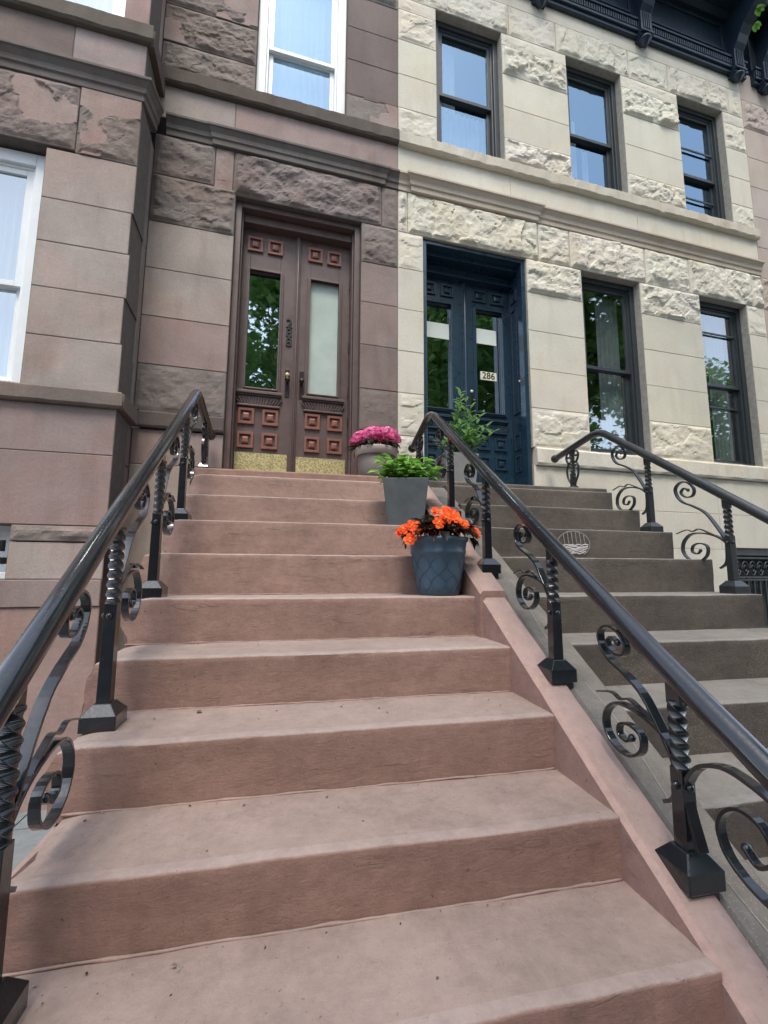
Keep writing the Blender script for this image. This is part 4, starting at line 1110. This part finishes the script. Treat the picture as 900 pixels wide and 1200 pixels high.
# square slate planter with fresh green leaves
qx, qy, qz = 1.365, -.415, SZ[2] + .002
p2 = thing('square_planter', 'square slate grey planter of bright green leaves behind the blue pot', 'planter', (qx, qy, qz))
mb = MB(); rot = radians(-14)
def sq(h, s): return [(qx + (a * cos(rot) - b_ * sin(rot)) * s, qy + (a * sin(rot) + b_ * cos(rot)) * s, qz + h) for a, b_ in ((-1, -1), (1, -1), (1, 1), (-1, 1))]
vs = sq(0, .112) + sq(.30, .146) + sq(.30, .132) + sq(.27, .130)
fs = [(3, 2, 1, 0)] + [(l * 4 + k, l * 4 + (k + 1) % 4, l * 4 + 4 + (k + 1) % 4, l * 4 + 4 + k) for l in range(3) for k in range(4)]
mb.add(vs, fs); mb.build('pot', M['pot_slate'], p2, .004)
mb = MB(); mb.add(sq(.272, .131), [(0, 1, 2, 3)]); mb.build('soil', M['soil'], p2)
mb = MB(); gr = [(.19, .40, .06), (.26, .50, .10), (.14, .32, .04), (.36, .60, .19), (.10, .24, .035)]
for i in range(60):
    a = random.uniform(0, 2 * pi); r = sqrt(random.random()) * .12; top = Vector((qx + .01 + r * cos(a) * 1.75, qy + r * sin(a), qz + .30 + random.uniform(.07, .22) * (1 - .45 * r / .12)))
    bot = Vector((qx + r * .6 * cos(a), qy + r * .6 * sin(a), qz + .26)); mb.tube([bot, (bot + top) / 2 + Vector((random.uniform(-.01, .01), 0, 0)), top], .0022, 5, (.10, .2, .04))
    for k in range(6):
        q = .5 + .5 * k / 5; c = bot + (top - bot) * q; an = k * 2.4 + a
        leafquad(mb, c, Vector((cos(an), sin(an), random.uniform(0, .6))), Vector((0, 0, 1)), random.uniform(.06, .095), random.uniform(.045, .062), random.choice(gr), .2, .45)
mb.build('foliage', M['leaf'], p2)

# round grey pot of pink blossoms
rx, ry, rz = 1.30, .30, .077
p3 = thing('flower_pot', 'round grey brown pot of pink blossoms standing right of the brown door', 'flower pot', (rx, ry, rz))
mb = MB(); mb.lathe([(.128, 0), (.134, .006), (.158, .20), (.150, .202), (.145, .17)], rx, ry, rz, 44); mb.build('pot', M['pot_grey'], p3)
mb = MB(); mb.lathe([(.160, .195), (.172, .197), (.178, .25), (.176, .258), (.160, .258), (.152, .20)], rx, ry, rz, 44); mb.build('rim', M['pot_rim'], p3)
mb = MB(); mb.lathe([(.001, .242), (.158, .240)], rx, ry, rz, 24); mb.build('soil', M['soil'], p3)
mb = MB()
for i in range(150):
    a = random.uniform(0, 2 * pi); r = random.uniform(.05, .17); c = Vector((rx - .01 + r * cos(a), ry + r * sin(a), rz + .27 + random.uniform(0, .05)))
    leafquad(mb, c, Vector((cos(a), sin(a), random.uniform(-.6, .2))), Vector((0, 0, 1)), .07, .045, random.choice([(.02, .03, .016), (.03, .045, .02), (.035, .03, .028)]), .3, .6)
mb.build('foliage', M['leaf'], p3)
for cx_, cy_, cz_, R in [(-.12, -.05, .335, .085), (-.03, -.07, .36, .10), (.07, -.06, .37, .10), (.13, -.02, .345, .075), (0.02, .06, .36, .11), (-.165, -.04, .30, .055)]:
    mb = MB()
    for i in range(190):
        d = rnd_dir(-.25, 1); c = Vector((rx + cx_, ry + cy_, rz + cz_)) + Vector((d.x * R, d.y * R, d.z * R * .62)); col = random.choice([(.80, .13, .36), (.85, .20, .43), (.70, .08, .28), (.90, .32, .52)])
        u = d.cross(Vector((.3, .2, 1))).normalized(); v = d.cross(u)
        for k in range(4):
            a = k * pi / 2 + random.uniform(-.3, .3); dd = u * cos(a) + v * sin(a); ss = d.cross(dd)
            mb.add([c, c + dd * .008 - ss * .006 + d * .003, c + dd * .0145 + d * random.uniform(0, .006), c + dd * .008 + ss * .006 + d * .003], [(0, 1, 2, 3)], col)
    mb.build('blossom_cluster', M['petal'], p3)

# planter of tall leafy stems on the grey stoop landing
gx, gy, gz = 2.02, .36, .062
p4 = thing('tall_planter', 'light grey planter of tall leafy stems in front of the navy door', 'planter', (gx, gy, gz))
mb = MB()
def sq2(h, s): return [(gx + a * s, gy + b_ * s, gz + h) for a, b_ in ((-1, -1), (1, -1), (1, 1), (-1, 1))]
mb.add(sq2(0, .125) + sq2(.27, .15) + sq2(.27, .135) + sq2(.24, .133), fs); mb.build('pot', M['pot_light'], p4, .004)
mb = MB(); mb.add(sq2(.242, .134), [(0, 1, 2, 3)]); mb.build('soil', M['soil'], p4)
mb = MB(); g2 = [(.08, .19, .04), (.12, .26, .06), (.06, .14, .03), (.17, .33, .09)]
for i in range(26):
    a = random.uniform(0, 2 * pi); sp = random.uniform(.05, .30); h = random.uniform(.22, .62) if i > 3 else .74 - i * .06
    if i < 4: sp = .07
    top = Vector((gx + .06 + sp * cos(a) * 1.1, gy + sp * sin(a) * .7, gz + .24 + h * (1 - .6 * sp / .33))); bot = Vector((gx + .08 * cos(a), gy + .08 * sin(a), gz + .24)); md = (top + bot) / 2 + Vector((cos(a) * .02, 0, .03))
    mb.tube([bot, md, top], .0035, 5, (.08, .13, .04))
    for k in range(15):
        q = .3 + .7 * k / 14; c = bot + (top - bot) * q + Vector((0, 0, .03 * (1 - q))); an = k * 2.4 + a
        leafquad(mb, c, Vector((cos(an), sin(an), .7)), Vector((0, 0, 1)), random.uniform(.055, .085), random.uniform(.026, .038), random.choice(g2) if q < .75 else (.20, .38, .12), .2, .3)
mb.build('foliage', M['leaf'], p4)

# ------------------------------------------------------------------ street trees (seen in the panes; one bough reaches into view)
def street_tree(label, x, y, h, R, n, bough=None, seed=0):
    rs = random.Random(seed)
    root = thing('street_tree', label, 'tree', (x, y, GZ), group=None)
    mb = MB(); mb.tube([(x, y, GZ - .1), (x + .05, y, GZ + 1.5), (x, y + .05, GZ + 3), (x + .1, y, GZ + h * .62)], .2, 12, rf=lambda q: .20 * (1 - .6 * q))
    tips = []
    for i in range(9):
        a = i * 2.4; z0 = GZ + 2.8 + (h * .62 - 2.8) * i / 9; L = R * rs.uniform(.6, .95)
        tip = (x + L * cos(a), y + L * sin(a), z0 + R * rs.uniform(.3, .8)); tips.append(Vector(tip))
        mb.tube([(x, y, z0), ((x + tip[0]) / 2, (y + tip[1]) / 2, z0 + R * .25), tip], .05, 7, rf=lambda q: .07 * (1 - .8 * q))
    if bough:
        mb.tube(catmull([(x, y, GZ + 4.2), *bough], 6), .05, 8, rf=lambda q: .07 * (1 - .9 * q))
    mb.build('trunk', M['bark'], root)
    mb = MB()
    cl = []
    for i in range(30):
        d = Vector((rs.gauss(0, 1), rs.gauss(0, 1), rs.gauss(0, 1))).normalized()
        cl.append((Vector((x, y, GZ + h * .68)) + Vector((d.x * R * .75, d.y * R * .75, d.z * h * .26)), rs.uniform(.5, 1.0) * R * .42, rs.uniform(.6, 1.25)))
    for i in range(n):
        c0, r, br = rs.choice(cl); d = Vector((rs.gauss(0, 1), rs.gauss(0, 1), rs.gauss(0, .8))).normalized() * r * rs.uniform(.5, 1.05)
        c = c0 + d; dd = Vector((rs.uniform(-1, 1), rs.uniform(-1, 1), rs.uniform(-.7, .3))).normalized(); s = rs.uniform(.16, .30)
        sd = dd.cross(Vector((rs.uniform(-.4, .4), rs.uniform(-.4, .4), 1))).normalized()
        col = (.18 * br, .32 * br, .09 * br)
        mb.add([c - dd * s * .6, c + sd * s * .45, c + dd * s * .7, c - sd * s * .45], [(0, 1, 2, 3)], col)
    if bough:
        P = catmull(bough, 10)
        tipP = Vector(P[-1])
        for i in range(150):
            q = rs.random() ** .5; c = Vector(P[int(q * (len(P) - 1))]) + Vector((rs.gauss(0, .16), rs.gauss(0, .16), rs.gauss(-.10, .16)))
            col = rs.choice([(.14, .30, .05), (.10, .24, .04), (.18, .36, .08), (.07, .17, .03)])
            d = Vector((rs.uniform(-1, 1), rs.uniform(-1, 1), -.5))
            for k in range(3):                       # three-lobed leaf
                leafquad(mb, c, Matrix.Rotation((k - 1) * .8, 3, 'Z') @ d, Vector((0, 0, 1)), rs.uniform(.07, .11), .06, col, .15, .3)
    mb.build('crown', M['leaf'], root)
street_tree('leafy street tree whose bough hangs into the upper right corner', 8.2, -5.8, 12.6, 3.0, 12000, [(7.6, -4.0, 4.6), (6.6, -2.2, 5.1), (5.75, -1.0, 5.15), (5.12, -0.42, 4.92)], 3)
street_tree('leafy street tree reflected in the panes left of the steps', -11.5, -6.0, 8.2, 2.8, 7000, None, 5)
street_tree('leafy tree across the street reflected in the brown door glass', 1.6, -12.2, 16.0, 4.2, 17000, None, 8)
street_tree('leafy tree across the street reflected in the parlour windows', 11.5, -13.0, 14.5, 4.8, 16000, None, 9)
street_tree('leafy tree across the street reflected in the rightmost windows', 22, -14, 14.0, 5.0, 13000, None, 19)
street_tree('leafy tree farther along the opposite pavement', -9, -16.2, 8.0, 3.4, 7000, None, 10)
fh = thing('opposite_row_house', 'long brick row across the street reflected in the glass', 'house', (2, -24, GZ))
mb = MB(); mb.box(-40, 45, -32, -22, GZ, 8.0, (.22, .13, .10)); mb.build('wall', M['brick'], fh)
for i in range(26):
    for z in (-.8, 2.4, 5.4):
        mb = MB(); x = -36 + i * 3.1; mb.box(x, x + 1.1, -21.99, -21.9, z, z + 1.8); mb.build('window', M['dark_frame'], fh)

# ------------------------------------------------------------------ light
world = bpy.data.worlds.new('World'); SC.world = world; world.use_nodes = True
nt = world.node_tree; bg = nt.nodes['Background']
sky = nt.nodes.new('ShaderNodeTexSky'); sky.sky_type = 'NISHITA'; sky.sun_disc = False
EL, AZ = radians(64), radians(190)          # azimuth clockwise from +Y
sky.sun_elevation = EL; sky.sun_rotation = AZ; sky.air_density = 1.0; sky.dust_density = 0.8; sky.ozone_density = 1.0
hs = nt.nodes.new('ShaderNodeHueSaturation'); hs.inputs['Saturation'].default_value = 0.55
nt.links.new(sky.outputs[0], hs.inputs['Color']); nt.links.new(hs.outputs[0], bg.inputs['Color'])
bg.inputs['Strength'].default_value = 0.15
hs.inputs['Value'].default_value = 3.2
sl = bpy.data.lights.new('sun', 'SUN'); sl.energy = 3.2; sl.angle = radians(20); sl.color = (1, .91, .79)
so = bpy.data.objects.new('sun', sl); COL.objects.link(so)
dirv = Vector((sin(AZ) * cos(EL), cos(AZ) * cos(EL), sin(EL)))
so.rotation_euler = dirv.to_track_quat('Z', 'Y').to_euler()

# ------------------------------------------------------------------ camera
cam = bpy.data.cameras.new('camera'); co = bpy.data.objects.new('camera', cam); COL.objects.link(co)
yaw, pit, rol, f = .2047, .1282, .0051, 522.7483
F = Vector((sin(yaw) * cos(pit), cos(yaw) * cos(pit), sin(pit))); R = Vector((cos(yaw), -sin(yaw), 0)); U = R.cross(F)
R2 = R * cos(rol) + U * sin(rol); U2 = -R * sin(rol) + U * cos(rol)
mw = Matrix(((R2.x, U2.x, -F.x, .6374), (R2.y, U2.y, -F.y, -3.2264), (R2.z, U2.z, -F.z, -.6437), (0, 0, 0, 1)))
co.matrix_world = mw
cam.sensor_fit = 'VERTICAL'; cam.sensor_height = 24.0; cam.lens = f / 1200 * 24.0
cam.clip_start = 0.02; cam.clip_end = 2000
SC.camera = co
SC.view_settings.view_transform = 'Standard'; SC.view_settings.look = 'None'; SC.view_settings.exposure = 0
